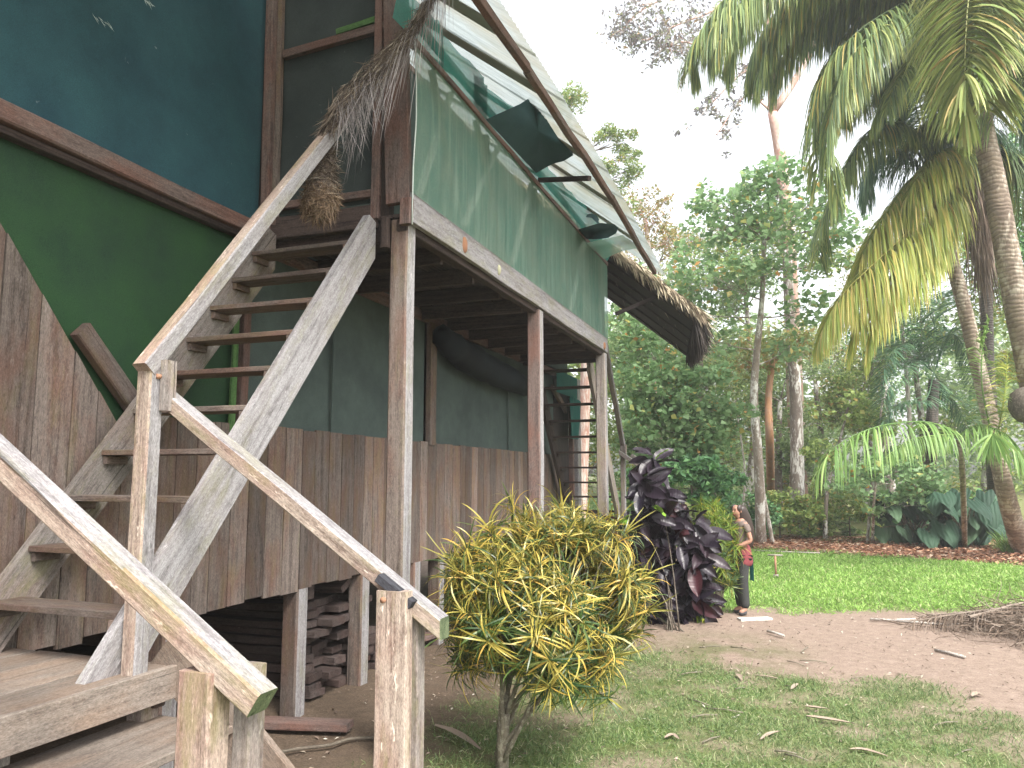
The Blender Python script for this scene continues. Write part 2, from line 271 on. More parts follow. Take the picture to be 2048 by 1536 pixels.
# ---------------------------------------------------------------- mesh helpers
W = {}      # world matrices
def link(ob, parent=None, mat=None):
    COL.objects.link(ob)
    m = mat if mat is not None else Matrix.Identity(4)
    ob.matrix_basis = m; W[ob.name] = m
    if parent is not None:
        ob.parent = parent; ob.matrix_parent_inverse = W[parent.name].inverted()
    return ob
def mesh(name, vs_, fs, mat=None, smooth=False):
    me = bpy.data.meshes.new(name); me.from_pydata([tuple(v) for v in vs_], [], fs)
    if mat: me.materials.append(mat if not isinstance(mat, str) else M[mat])
    if smooth: me.polygons.foreach_set('use_smooth', [True] * len(me.polygons))
    me.update(); return me
def npmesh(name, V, F, mat, k=3, smooth=False):
    """V (n,3) float array, F (m,k) int array"""
    me = bpy.data.meshes.new(name); V = np.asarray(V, dtype=np.float32); F = np.asarray(F, dtype=np.int32)
    me.vertices.add(len(V)); me.vertices.foreach_set('co', V.ravel())
    me.loops.add(F.size); me.loops.foreach_set('vertex_index', F.ravel())
    me.polygons.add(len(F)); me.polygons.foreach_set('loop_start', np.arange(0, F.size, k, dtype=np.int32))
    me.polygons.foreach_set('loop_total', np.full(len(F), k, dtype=np.int32))
    if smooth: me.polygons.foreach_set('use_smooth', np.ones(len(F), dtype=bool))
    me.materials.append(M[mat]); me.update(calc_edges=True); return me
def obj(name, me, parent=None, mat=None): return link(bpy.data.objects.new(name, me), parent, mat)
def tag(o, label=None, cat=None, group=None, kind=None):
    if label: o['label'] = label
    if cat: o['category'] = cat
    if group: o['group'] = group
    if kind: o['kind'] = kind
    return o
def thing(name, loc, label, cat, group=None):
    o = bpy.data.objects.new(name, None); o.empty_display_size = 0.2
    link(o, None, Matrix.Translation(Vector(loc))); return tag(o, label, cat, group)
def copy_tree(root, mat, label=None, group=None):
    r = root.copy(); COL.objects.link(r); r.matrix_basis = mat; W[r.name] = mat
    if label: r['label'] = label
    if group: r['group'] = group
    for ch in root.children:
        c = ch.copy(); COL.objects.link(c); c.parent = r
    return r

def beam(name, a, b, wd, th, mat, parent=None, up=(0, 0, 1), wob=0.004, cutv=False, roll=0.0, endmat=None, segs=None):
    """a squared timber from a to b (centre line); wd across, th along 'up'. Local X runs along it."""
    a, b = Vector(a), Vector(b); d = b - a; L = d.length; x = d.normalized(); u = Vector(up)
    y = u.cross(x).normalized(); z = x.cross(y)
    if roll:
        q = Matrix.Rotation(roll, 3, x); y, z = q @ y, q @ z
    mtx = Matrix((x, y, z)).transposed().to_4x4(); mtx.translation = (a + b) / 2
    n = segs or max(1, min(7, int(L / 0.45))); c = min(wd, th) * 0.09; hw, ht = wd / 2, th / 2
    prof = [(-hw + c, -ht), (hw - c, -ht), (hw, -ht + c), (hw, ht - c), (hw - c, ht), (-hw + c, ht), (-hw, ht - c), (-hw, -ht + c)]
    shear = (x.z / max(1e-3, math.hypot(x.x, x.y))) if cutv else 0.0
    vs_ = []
    for i in range(n + 1):
        t = i / n; ox, oz = random.uniform(-wob, wob), random.uniform(-wob, wob)
        for (py, pz) in prof:
            X = (t - 0.5) * L
            if cutv and i in (0, n): X += -pz * (-shear)
            vs_.append((X, py + ox + random.uniform(-1, 1) * wob * 0.4, pz + oz + random.uniform(-1, 1) * wob * 0.4))
    fs = [[i * 8 + k, i * 8 + (k + 1) % 8, (i + 1) * 8 + (k + 1) % 8, (i + 1) * 8 + k] for i in range(n) for k in range(8)]
    fs += [list(range(7, -1, -1)), [n * 8 + k for k in range(8)]]
    me = mesh(name, vs_, fs, mat)
    if endmat: me.materials.append(M[endmat]); me.polygons[len(fs) - 1].material_index = 1
    return obj(name, me, parent, mtx)
def silver_faces(o, m='silver_wood', zmin=0.55, ax=2):
    'silver wood on rails: bleached upper faces; with ax=0 the lit +X side, painted in'
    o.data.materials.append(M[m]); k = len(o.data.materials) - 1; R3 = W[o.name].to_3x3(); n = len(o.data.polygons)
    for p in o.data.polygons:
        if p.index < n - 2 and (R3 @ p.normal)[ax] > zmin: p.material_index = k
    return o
def tube_geo(pts, rad, sides=7):
    pts = [Vector(p) for p in pts]; V = []; F = []; y = None
    for i, p in enumerate(pts):
        d = (pts[min(i + 1, len(pts) - 1)] - pts[max(i - 1, 0)]).normalized()
        y = d.orthogonal().normalized() if y is None else (y - d * y.dot(d)).normalized()
        z = d.cross(y); r = rad[i] if hasattr(rad, '__len__') else rad
        for k in range(sides):
            t = 2 * math.pi * k / sides; V.append(p + (y * math.cos(t) + z * math.sin(t)) * r)
    n = len(pts)
    F = [[i * sides + k, i * sides + (k + 1) % sides, (i + 1) * sides + (k + 1) % sides, (i + 1) * sides + k] for i in range(n - 1) for k in range(sides)]
    F += [list(range(sides - 1, -1, -1)), [(n - 1) * sides + k for k in range(sides)]]
    return V, F
class Geo:
    def __init__(s): s.V = []; s.F = []
    def add(s, V, F): o = len(s.V); s.V += list(V); s.F += [[i + o for i in f] for f in F]; return s
    def tube(s, pts, rad, sides=7): return s.add(*tube_geo(pts, rad, sides))
    def obj(s, name, mat, parent=None, smooth=True, mtx=None): return obj(name, mesh(name, s.V, s.F, mat, smooth), parent, mtx)
def spline(P, n):
    P = [Vector(p) for p in P]; Q = [P[0] * 2 - P[1]] + P + [P[-1] * 2 - P[-2]]; out = []
    for i in range(n):
        t = i / (n - 1) * (len(P) - 1); k = min(int(t), len(P) - 2); f = t - k; a, b, c, d = Q[k:k + 4]
        out.append(0.5 * ((2 * b) + (c - a) * f + (2 * a - 5 * b + 4 * c - d) * f * f + (3 * b - a - 3 * c + d) * f ** 3))
    return out
def ribbons(starts, dirs, lens, widths, droop, seg=4, side=None, taper=1.4, curl=0.0):
    """many narrow blades at once; returns V,F (tris)"""
    n = len(starts); S = np.asarray(starts, float); D = np.asarray(dirs, float)
    D /= np.linalg.norm(D, axis=1)[:, None] + 1e-9
    L = np.broadcast_to(np.asarray(lens, float), (n,)); Wd = np.broadcast_to(np.asarray(widths, float), (n,)); G = np.broadcast_to(np.asarray(droop, float), (n,))
    if side is None:
        side = np.cross(D, rng.normal(size=(n, 3)))
    side = side / (np.linalg.norm(side, axis=1)[:, None] + 1e-9)
    pts = [S]; d = D.copy(); p = S.copy()
    for i in range(seg):
        d = d + np.array([0, 0, -1.0]) * (G / seg)[:, None] + (side * curl / seg)
        d /= np.linalg.norm(d, axis=1)[:, None] + 1e-9
        p = p + d * (L / seg)[:, None]; pts.append(p)
    V = []; prof = [0.5] + [1.0 - (i / seg) ** 2 * 0.5 for i in range(1, seg)]
    for i in range(seg):
        h = side * (Wd * 0.5 * prof[i])[:, None]; V += [pts[i] - h, pts[i] + h]
    V.append(pts[seg]); V = np.stack(V, 1); m = 2 * seg + 1
    f = []
    for i in range(seg - 1): a = 2 * i; f += [(a, a + 1, a + 3), (a, a + 3, a + 2)]
    a = 2 * (seg - 1); f.append((a, a + 1, a + 2)); f = np.array(f)
    F = (np.arange(n) * m)[:, None, None] + f[None]
    return V.reshape(-1, 3), F.reshape(-1, 3)
def leafcloud(P, size, aspect=0.55, tilt=0.7, droop=0.0, normals=None):
    """diamond leaves, folded on the midrib, at points P"""
    n = len(P); P = np.asarray(P, float); sz = size * rng.uniform(0.6, 1.3, n)
    nm = rng.normal(size=(n, 3)) * tilt + np.array([0, 0, 1.0]); nm /= np.linalg.norm(nm, axis=1)[:, None]
    a = rng.normal(size=(n, 3)); a[:, 2] -= droop; d = a - nm * (a * nm).sum(1)[:, None]; d /= np.linalg.norm(d, axis=1)[:, None] + 1e-9
    s = np.cross(nm, d); lift = nm * (sz * 0.12)[:, None]
    b = P - d * (sz * 0.5)[:, None]; t = P + d * (sz * 0.5)[:, None]; m1 = P - d * (sz * 0.08)[:, None]
    V = np.stack([b, m1 + s * (sz * aspect / 2)[:, None] + lift, t, m1 - s * (sz * aspect / 2)[:, None] + lift], 1).reshape(-1, 3)
    F = (np.arange(n) * 4)[:, None, None] + np.array([(0, 1, 2), (0, 2, 3)])[None]
    return V, F.reshape(-1, 3)
def npgeo(name, VF, mat, parent=None, smooth=False):
    V = np.concatenate([v for v, f in VF]); F = []; o = 0
    for v, f in VF: F.append(np.asarray(f) + o); o += len(v)
    return obj(name, npmesh(name, V, np.concatenate(F), mat, smooth=smooth), parent)

# ================================================================ GROUND
def vnoise(x, y, s, seed=0):
    x = np.asarray(x) * s; y = np.asarray(y) * s; xi = np.floor(x).astype(int); yi = np.floor(y).astype(int); fx = x - xi; fy = y - yi
    h = lambda a, b: (np.sin(a * 127.1 + b * 311.7 + seed * 74.7) * 43758.5453) % 1.0
    fx = fx * fx * (3 - 2 * fx); fy = fy * fy * (3 - 2 * fy)
    return (h(xi, yi) * (1 - fx) + h(xi + 1, yi) * fx) * (1 - fy) + (h(xi, yi + 1) * (1 - fx) + h(xi + 1, yi + 1) * fx) * fy
def fb(x, y, s, seed=0): return vnoise(x, y, s, seed) * 0.55 + vnoise(x, y, s * 2.3, seed + 1) * 0.3 + vnoise(x, y, s * 5.1, seed + 2) * 0.15
def sm(e0, e1, v): t = np.clip((v - e0) / (e1 - e0), 0, 1); return t * t * (3 - 2 * t)
def lawn_mask(x, y):
    n = fb(x, y, 0.9, 3) - 0.5
    near = 12.25 + 0.26 * (x + 0.6) + n * 1.5; far = 22.2 - 0.33 * (x + 0.57) + n * 1.2
    return sm(-0.25, 0.5, y - near) * sm(-0.5, 0.5, far - y) * sm(-6.5, -4.5, x)
def near_mask(x, y):
    n = fb(x, y, 0.8, 9) - 0.5
    edge = 8.75 - 0.34 * (x + 1.5) + n * 2.6
    m = sm(-0.5, 0.6, edge - y) * sm(-2.9, -1.6, x + n)
    return m * (0.3 + 0.7 * sm(0.38, 0.66, fb(x, y, 2.6, 21))) * sm(0.34, 0.56, fb(x, y, 0.7, 33) + 0.13)
def height(x, y):
    far = np.clip((np.hypot(x, y) - 26) / 40, 0, 1)
    return (fb(x, y, 1.1, 5) - 0.5) * 0.05 + (fb(x, y, 6.0, 6) - 0.5) * 0.012 + far * 1.2
def grid(x0, x1, y0, y1, dx, dy):
    xs = np.arange(x0, x1 + 1e-6, dx); ys = np.arange(y0, y1 + 1e-6, dy); X, Y = np.meshgrid(xs, ys); nx, ny = len(xs), len(ys)
    i = np.arange(nx - 1)[None] + (np.arange(ny - 1) * nx)[:, None]
    F = np.stack([i, i + 1, i + 1 + nx, i + nx], -1).reshape(-1, 4); return X.ravel(), Y.ravel(), F
def warp(v, lim, far):  # fine spacing inside the yard, stretched out to the horizon
    return v
xs = np.concatenate([np.linspace(-300, -12, 30)[:-1], np.arange(-12, 12, 0.11), np.linspace(12, 300, 30)])
ys = np.concatenate([np.linspace(-200, -2, 20)[:-1], np.arange(-2, 27, 0.11), np.linspace(27, 400, 40)])
X, Y = np.meshgrid(xs, ys); nx, ny = len(xs), len(ys)
i0 = np.arange(nx - 1)[None] + (np.arange(ny - 1) * nx)[:, None]
F = np.stack([i0, i0 + 1, i0 + 1 + nx, i0 + nx], -1).reshape(-1, 4); X = X.ravel(); Y = Y.ravel()
Z = height(X, Y)
def ground_mat():
    N = NT('ground'); A = lambda n: N.n('Attribute', attribute_name=n).outputs['Fac']
    tc = N.n('TexCoord')
    def nz(s, d=6.0, r=0.7): n = N.n('TexNoise', i_Scale=s, i_Detail=d, i_Roughness=r); N.l(tc.outputs['Object'], n.inputs['Vector']); return n.outputs[0]
    n1, n2, n3 = nz(1.3), nz(9.0), nz(60.0, 4.0, 0.8)
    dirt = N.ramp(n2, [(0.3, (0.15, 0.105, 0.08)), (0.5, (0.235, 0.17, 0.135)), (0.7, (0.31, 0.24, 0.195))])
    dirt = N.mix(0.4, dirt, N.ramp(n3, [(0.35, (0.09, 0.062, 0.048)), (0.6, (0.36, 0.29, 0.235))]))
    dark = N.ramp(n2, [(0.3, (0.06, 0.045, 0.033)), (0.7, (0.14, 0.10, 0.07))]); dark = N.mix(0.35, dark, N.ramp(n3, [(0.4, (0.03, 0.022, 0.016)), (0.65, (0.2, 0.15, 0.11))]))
    moss = N.ramp(n3, [(0.35, (0.045, 0.06, 0.02)), (0.65, (0.13, 0.14, 0.055))])
    grs = N.ramp(n3, [(0.3, (0.05, 0.09, 0.02)), (0.7, (0.16, 0.23, 0.06))])
    litt = N.ramp(n3, [(0.3, (0.12, 0.06, 0.035)), (0.5, (0.26, 0.13, 0.08)), (0.72, (0.42, 0.27, 0.18))])
    c = N.mix(A('dark_soil'), dirt, dark); c = N.mix(N.math('MULTIPLY', A('moss'), N.ramp(n1, [(0.4, (0, 0, 0)), (0.6, (1, 1, 1))])), c, moss)
    c = N.mix(A('grassy'), c, grs); c = N.mix(A('litter'), c, litt)
    N.l(c, N.b.inputs['Base Color']); N.b.inputs['Roughness'].default_value = 0.95; N.b.inputs['Specular IOR Level'].default_value = 0.15
    N.bump(N.math('ADD', n2, n3), 0.5, 0.03); return N.m
M['ground'] = ground_mat()
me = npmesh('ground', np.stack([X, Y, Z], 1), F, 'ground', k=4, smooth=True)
lm, nm_ = lawn_mask(X, Y), near_mask(X, Y)
def attr(n, v): a = me.attributes.new(n, 'FLOAT', 'POINT'); a.data.foreach_set('value', np.asarray(v, dtype=np.float32))
farl = 22.2 - 0.33 * (X + 0.57) + (fb(X, Y, 0.9, 3) - 0.5) * 1.2
attr('grassy', np.clip(lm * 0.9 + nm_ * 0.75 + 0.8 * sm(2.5, 4.5, Y - farl), 0, 1))
farl = 22.2 - 0.33 * (X + 0.57) + (fb(X, Y, 0.9, 3) - 0.5) * 1.2
attr('litter', sm(-0.3, 0.5, Y - farl) * (1 - 0.85 * sm(2.5, 4.5, Y - farl))); attr('dark_soil', sm(-1.0, -2.6, X + (fb(X, Y, 1.0, 41) - 0.5) * 1.5) * sm(13.5, 10.5, Y) )  # dark bare soil under and beside the house
attr('moss', 0.5 * near_mask(X, Y) + sm(0.5, -0.5, X) * sm(-2.4, -1.2, X) * sm(11.0, 9.0, Y) * 0.8 + sm(7, 5, Y) * sm(-2.0, -1.0, X) * 0.4)
ground = tag(obj('ground', me), kind='structure')

def blades(name, n, x0, x1, y0, y1, mask, mat, hmin, hmax, wd, label, yp=1.0):
    x = rng.uniform(x0, x1, n * 3); y = y0 + (y1 - y0) * rng.uniform(0, 1, n * 3) ** yp
    k = rng.uniform(0, 1, n * 3) < mask(x, y); x, y = x[k][:n], y[k][:n]; m = len(x)
    z = height(x, y) - 0.004; d = np.stack([rng.normal(0, 0.55, m), rng.normal(0, 0.55, m), np.ones(m)], 1)
    V, F_ = ribbons(np.stack([x, y, z], 1), d, rng.uniform(hmin, hmax, m), wd * (0.6 + 0.1 * y / 2), rng.uniform(0.3, 1.6, m), seg=2)
    return tag(obj(name, npmesh(name, V, F_, mat)), label, 'grass', kind='stuff')
blades('lawn_grass', 120000, -5, 9, 11.5, 23, lawn_mask, 'grass', 0.05, 0.12, 0.012, 'bright green mown lawn between the bare path and the forest edge', yp=1.25)
blades('patchy_grass', 130000, -3, 5.5, 2.5, 10, near_mask, 'grass_near', 0.025, 0.085, 0.006, 'short patchy grass on the bare soil in the foreground')
def litter(name, n, x0, x1, y0, y1, mask, mat, size, label, asp=0.45, tilt=0.25, dz=0.012):
    x = rng.uniform(x0, x1, n * 3); y = rng.uniform(y0, y1, n * 3); k = rng.uniform(0, 1, n * 3) < mask(x, y); x, y = x[k][:n], y[k][:n]
    V, F_ = leafcloud(np.stack([x, y, height(x, y) + dz], 1), size, asp, tilt)
    return tag(obj(name, npmesh(name, V, F_, mat)), label, 'leaf litter', kind='stuff')
litter('leaf_litter', 9000, -6, 10, 20, 27, lambda x, y: sm(-0.4, 0.3, y - (22.0 - 0.33 * (x + 0.57))), 'litter', 0.15, 'rust red fallen leaves along the forest edge', dz=0.03)
litter('leaf_litter', 2600, -4, 6, 3, 14, lambda x, y: 0.4 + 0 * x, 'litter_grey', 0.045, 'small dry leaf scraps scattered over the path and yard', 0.4)
litter('leaf_litter', 5000, -6, 6, 3, 13, lambda x, y: 0.5 + 0 * x, 'litter_grey', 0.022, 'tiny dry bits and twigs scattered over the bare soil', 0.2)
# ================================================================ HOUSE
XW, XG = -3.95, -2.6           # wall plane, gallery plane
FZ, BT, CZ = 1.04, 2.39, 3.80  # floor skirt, board top, ceiling line
GF, GB, GR = 4.12, 3.88, 5.30  # gallery fascia top and bottom, hand rail
house = thing('house', (-6, 6, 0), 'tall wooden house on stilts with green screens and an overhanging gallery', 'house')
y = -0.9; bi = 0
SK = []
while y < 13.3:
    bw = random.uniform(0.17, 0.24); top = BT - 0.004 * max(0, y - 5)
    if y < 3.63: top = min(3.9, BT + (3.63 - y - bw / 2) * 1.22)
    bot = FZ + random.uniform(-0.02, 0.02)
    if y < 3.63 and y + bw > -0.4:
        # board with its head sawn on the slope
        yc = y + bw / 2; h0 = min(3.9, BT + (3.63 - y) * 1.22); h1 = min(3.9, BT + (3.63 - y - bw) * 1.22); g = 0.004
        t2 = 0.024; mtx = Matrix(((0, 0, 1, XW + random.uniform(-.004, .004)), (0, 1, 0, yc), (1, 0, 0, bot), (0, 0, 0, 1)))
        mtx = Matrix(((0, 0, 1, XW + random.uniform(-.004, .004)), (0, -1, 0, yc), (1, 0, 0, bot), (0, 0, 0, 1)))
        V = [(0, (bw / 2 - g), 0), (0, -(bw / 2 - g), 0), (h1 - bot, -(bw / 2 - g), 0), (h0 - bot, (bw / 2 - g), 0)]
        V = [(a, b, -t2 / 2) for a, b, c in V] + [(a, b, t2 / 2) for a, b, c in V]
        F_ = [[0, 1, 2, 3], [7, 6, 5, 4], [0, 4, 5, 1], [1, 5, 6, 2], [2, 6, 7, 3], [3, 7, 4, 0]]
        obj('board', mesh('board', V, F_, 'board_wood'), house, mtx)
    else:
        beam('board', (XW + random.uniform(-.004, .004), y + bw / 2, bot), (XW, y + bw / 2, top + random.uniform(-.008, .008)), bw - random.uniform(0.006, 0.014), 0.024, 'board_wood', house, up=(1, 0, 0), wob=0.002, segs=3)
    y += bw
beam('ground_sill', (XW - 0.09, -1, FZ + 0.06), (XW - 0.09, 14.4, FZ + 0.06), 0.12, 0.12, 'dark_wood', house, wob=0.006)
def panel(name, P, mat, parent=house, nx=1, ny=1, amp=0.0, seed=0, n=(1, 0, 0), th=0.0):
    """cloth stretched on four corners P (a b c d)"""
    P = [Vector(p) for p in P]; V = []; F_ = []
    for j in range(ny + 1):
        for i in range(nx + 1):
            s, t = i / nx, j / ny; p = P[0] * (1 - s) * (1 - t) + P[1] * s * (1 - t) + P[2] * s * t + P[3] * (1 - s) * t
            if amp:
                e = min(1, 6 * min(s, 1 - s)) * min(1, 6 * min(t, 1 - t))
                p = p + Vector(n) * amp * (float(fb(p.y * 1.0 + p.x, p.z, 1.6, seed)) - 0.5 + 0.25 * math.sin(p.y * 9 + p.z * 2)) * e
            V.append(p)
    F_ = [[j * (nx + 1) + i, j * (nx + 1) + i + 1, (j + 1) * (nx + 1) + i + 1, (j + 1) * (nx + 1) + i] for j in range(ny) for i in range(nx)]
    return obj(name, mesh(name, V, F_, mat, True), parent)
XS = XW - 0.035
panel('window_screen', [(XS, -1, 2.3), (XS, 4.78, 2.3), (XS, 4.78, CZ + .05), (XS, -1, CZ + .05)], 'green_screen', nx=24, ny=8, amp=0.03)['label'] = 'dark green lower screen'
panel('window_screen', [(XS, 4.92, 2.3), (XS, 8.07, 2.3), (XS, 8.07, CZ), (XS, 4.92, CZ)], 'grey_screen', nx=14, ny=8, amp=0.03)
panel('window_screen', [(XS, 8.3, 2.25), (XS, 13.35, 2.25), (XS, 13.35, CZ), (XS, 8.3, CZ)], 'grey_screen', nx=20, ny=8, amp=0.03)
panel('upper_screen', [(XS, -1.5, 3.94), (XS, 5.0, 3.94), (XS, 5.0, 6.8), (XS, -1.5, 6.8)], 'blue_screen', nx=26, ny=12, amp=0.05)['label'] = 'dark blue upper screen'
beam('screen_post', (XW, 8.19, 2.35), (XW, 8.19, CZ), 0.16, 0.07, 'board_wood', house, up=(1, 0, 0))
beam('screen_post', (XW, 4.855, 2.39), (XW, 4.855, 3.8), 0.08, 0.05, 'brown_wood', house, up=(1, 0, 0))
beam('trim_strip', (XW + 0.005, 4.745, 2.30), (XW + 0.005, 4.745, 3.5), 0.06, 0.02, 'lime_paint', house, up=(1, 0, 0))
for yy in (6.12, 10.9): beam('seam_batten', (XS + 0.03, yy, 2.38), (XS + 0.03, yy, 3.75), 0.035, 0.008, 'grey_screen', house, up=(1, 0, 0), wob=0.001)
beam('wall_beam', (XW + 0.03, -1.6, 3.935), (XW + 0.03, 4.98, 3.935), 0.10, 0.115, 'brown_wood', house, wob=0.006)
beam('wall_beam', (XW + 0.005, -1.6, 3.850), (XW + 0.005, 4.98, 3.850), 0.07, 0.045, 'dark_wood', house, wob=0.004)
# stub of an inner handrail leaning above the boarded slope
tag(beam('rail_stub', (XW + 0.03, 3.36, 2.86), (XW + 0.03, 3.95, 2.28), 0.07, 0.12, 'board_wood', house), 'sawn rail stub over the sloping boards')
for (sx, sy, sl) in ((192, 36, 34), (290, 2, 16)):
    V = []; F_ = []
    for q in range(9):
        p = on_x(sx + sl * q / 9 + random.uniform(-3, 3), sy + sl * .7 * q / 9 + random.uniform(-4, 4), XS + .035); d = Vector((0, random.uniform(.01, .035), random.uniform(-.03, .004))); k_ = len(V)
        V += [p - d, p + Vector((0, .003, .004)), p + d]; F_.append([k_, k_ + 1, k_ + 2])
    obj('scuff', mesh('scuff', V, F_, 'white_edge'), house)
# corner post of the wall and gallery
beam('corner_post', (XW + 0.06, 4.99, 3.75), (XW + 0.03, 4.97, 6.9), 0.075, 0.07, 'brown_wood', house, up=(0, 1, 0))
beam('corner_post', (XW + 0.12, 5.02, 4.0), (XW + 0.09, 5.02, 6.9), 0.04, 0.05, 'board_wood', house, up=(0, 1, 0))
# gallery end panel
YE = 5.05
panel('end_screen', [(XW + 0.1, YE + .02, 4.1), (XG - 0.3, YE + .02, 4.1), (XG - 0.3, YE + .02, 6.75), (XW + 0.1, YE + .02, 6.75)], 'dark_screen', nx=8, ny=14, amp=0.03, n=(0, 1, 0))
beam('end_rail', (XW + 0.14, YE - .02, 4.16), (XG - 0.27, YE - .02, 4.16), 0.05, 0.06, 'brown_wood', house, wob=0.003)
beam('end_rail', (XW + 0.14, YE - .02, 5.46), (XG - 0.25, YE - .02, 5.52), 0.05, 0.07, 'brown_wood', house, wob=0.003)
beam('trim_strip', (XG - 0.72, YE - .005, 5.57), (XG - 0.27, YE - .005, 5.62), 0.02, 0.05, 'lime_paint', house)
beam('end_batten', (XW + 0.14, YE + .008, 6.05), (XG - 0.6, YE + .008, 6.07), 0.015, 0.06, 'board_wood', house)
beam('corner_post', (XG - 0.31, 5.03, 3.95), (XG - 0.31, 5.03, 7.0), 0.07, 0.07, 'brown_wood', house, up=(0, 1, 0))
beam('corner_post', (XG - 0.235, 5.07, 3.72), (XG - 0.235, 5.07, 7.0), 0.07, 0.09, 'dark_wood', house, up=(0, 1, 0))
beam('corner_post', (XG - 0.10, 5.0, 4.04), (XG - 0.20, 5.0, 6.9), 0.20, 0.06, 'brown_wood', house, up=(0, 1, 0), wob=0.003)
beam('block', (XG - 0.02, 4.98, 3.86), (XG - 0.02, 4.98, 4.06), 0.09, 0.06, 'brown_wood', house, up=(0, 1, 0))
beam('block', (XG - 0.20, 4.98, 3.70), (XG - 0.20, 4.98, 3.93), 0.06, 0.05, 'dark_wood', house, up=(0, 1, 0))
# gallery floor frame
YF = 11.62
beam('gallery_fascia', (XG + 0.0, 4.99, 4.0), (XG + 0.0, YF, 4.0), 0.045, 0.235, 'silver_wood', house, wob=0.005, segs=14)
beam('edge_beam', (XG - 0.07, 5.0, 3.87), (XG - 0.07, YF - 0.05, 3.87), 0.085, 0.09, 'dark_wood', house, wob=0.005)
for k in range(10):
    yy = 5.12 + k * 0.70
    beam('joist', (XW - 0.02, yy, 3.86), (XG - 0.12, yy, 3.86), 0.05, 0.15, 'dark_wood', house, wob=0.004)
x = XW + 0.06
while x < XG - 0.05:
    beam('floor_plank', (x, 5.02, 3.955), (x, YF - 0.06, 3.955), 0.145, 0.024, 'dark_wood', house, wob=0.002); x += 0.15
beam('wall_plate', (XW - 0.02, 5.0, 3.85), (XW - 0.02, 13.3, 3.85), 0.06, 0.12, 'brown_wood', house)
beam('end_joist', (XW, YF - 0.03, 3.83), (XG - 0.03, YF - 0.03, 3.83), 0.07, 0.17, 'black_wood', house)
beam('end_joist', (XW, 5.03, 3.97), (XG - 0.3, 5.03, 3.97), 0.06, 0.18, 'dark_wood', house)
# gallery posts
def post(name, x, y, w_, z0, z1, mat, side='silver_wood'):  # +X faces get paler wood: their sunlit look is put into the colour
    o = beam(name, (x, y, z0), (x, y, z1), w_, w_, mat, house, up=(0, -1, 0), wob=0.003)
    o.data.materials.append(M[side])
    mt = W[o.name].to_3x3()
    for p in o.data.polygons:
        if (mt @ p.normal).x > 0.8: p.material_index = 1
    return o
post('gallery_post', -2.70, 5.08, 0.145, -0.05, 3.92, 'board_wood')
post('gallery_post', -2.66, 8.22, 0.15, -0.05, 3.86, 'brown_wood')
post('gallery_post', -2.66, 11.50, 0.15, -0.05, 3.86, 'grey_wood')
# gallery screens
def gx(yy, zz):   # the netting bellies out a little at the near end
    return XG + 0.03 + 0.05 * math.sin(max(0, min(1, (zz - 4.1) / 1.2)) * math.pi) * math.exp(-(yy - 5.0) * 1.5)
V = []; NX, NZ = 150, 26
for j in range(NZ + 1):
    for i in range(NX + 1):
        s, t = i / NX, j / NZ; yy = 4.97 + s * (YF - 4.97); zz = 4.10 + t * (GR - 4.10)
        pl = 0.016 * math.sin(yy * 31 + 2.2 * math.sin(yy * 3.1)) * (1 - t) ** 1.5 * min(1, t * 6) + 0.03 * (float(fb(yy, zz, 1.1, 12)) - 0.5) * min(1, t * 5)
        yy2 = yy - (0.05 * math.sin(t * math.pi) if i == 0 else 0)
        V.append((gx(yy, zz) + pl * min(1, 8 * (1 - t)), yy2, zz))
F_ = [[j * (NX + 1) + i, j * (NX + 1) + i + 1, (j + 1) * (NX + 1) + i + 1, (j + 1) * (NX + 1) + i] for j in range(NZ) for i in range(NX)]
obj('gallery_net', mesh('gallery_net', V, F_, 'gallery_net', True), house)
edge = [Vector(V[j * (NX + 1)]) + Vector((0.004, -0.006, 0)) for j in range(NZ + 1)]
Geo().tube([edge[0] - Vector((0, 0, .25))] + edge + [edge[-1] + Vector((-0.03, 0, 0.4)), edge[-1] + Vector((-0.08, 0, 0.9))], 0.006, 5).obj('net_hem', 'white_edge', house)
beam('hand_rail', (XG + 0.02, 4.97, GR), (XG + 0.02, YF, GR), 0.05, 0.055, 'brown_wood', house, wob=0.005, segs=12)
for (y0, z0, y1, z1) in ((5.15, 4.15, 5.75, 5.28), (5.95, 4.15, 5.35, 5.28), (6.3, 5.28, 7.0, 4.15), (6.0, 4.15, 6.9, 5.28), (7.3, 4.15, 7.95, 5.28), (9.6, 4.15, 10.3, 5.28)):
    beam('net_brace', (XG - 0.012, y0, z0), (XG - 0.012, y1, z1), 0.02, 0.06, 'stone_white', house, up=(1, 0, 0))
for yy in (6.65, 8.15, 9.9, 11.55): beam('rail_post', (XG - 0.05, yy, 4.0), (XG - 0.05, yy, 5.28), 0.06, 0.06, 'brown_wood', house, up=(1, 0, 0))
# torn teal netting above the rail, cut from one sheet in the gallery plane
tp = [(780, 36), (800, -60), (821, -4), (834, 8), (848, 18), (857, 30), (866, 41), (872, 40), (882, 62), (878, 68), (893, 80), (905, 97), (919, 112), (935, 122), (950, 140), (964, 156), (955, 155), (944, 150), (957, 163), (971, 172), (962, 172), (978, 182), (993, 193), (1010, 207), (1040, 222), (1055, 240), (1075, 300), (1095, 340), (1108, 351), (1120, 362), (1129, 377), (1140, 385), (1152, 401), (1173, 413), (1196, 430), (1225, 455), (1235, 480)]
bp = [(783, 42), (1208, 523)]
V = []; F_ = []
for k, (px, py) in enumerate(tp):
    p = on_x(px, py, XG); p.x = XG + 0.02; V.append(p); V.append(Vector((XG + 0.02, min(YF, max(4.97, p.y)), GR + 0.02)))
for k in range(len(tp) - 1): F_.append([2 * k + 1, 2 * k + 3, 2 * k + 2, 2 * k])
obj('torn_net', mesh('torn_net', V, F_, 'teal_net'), house)
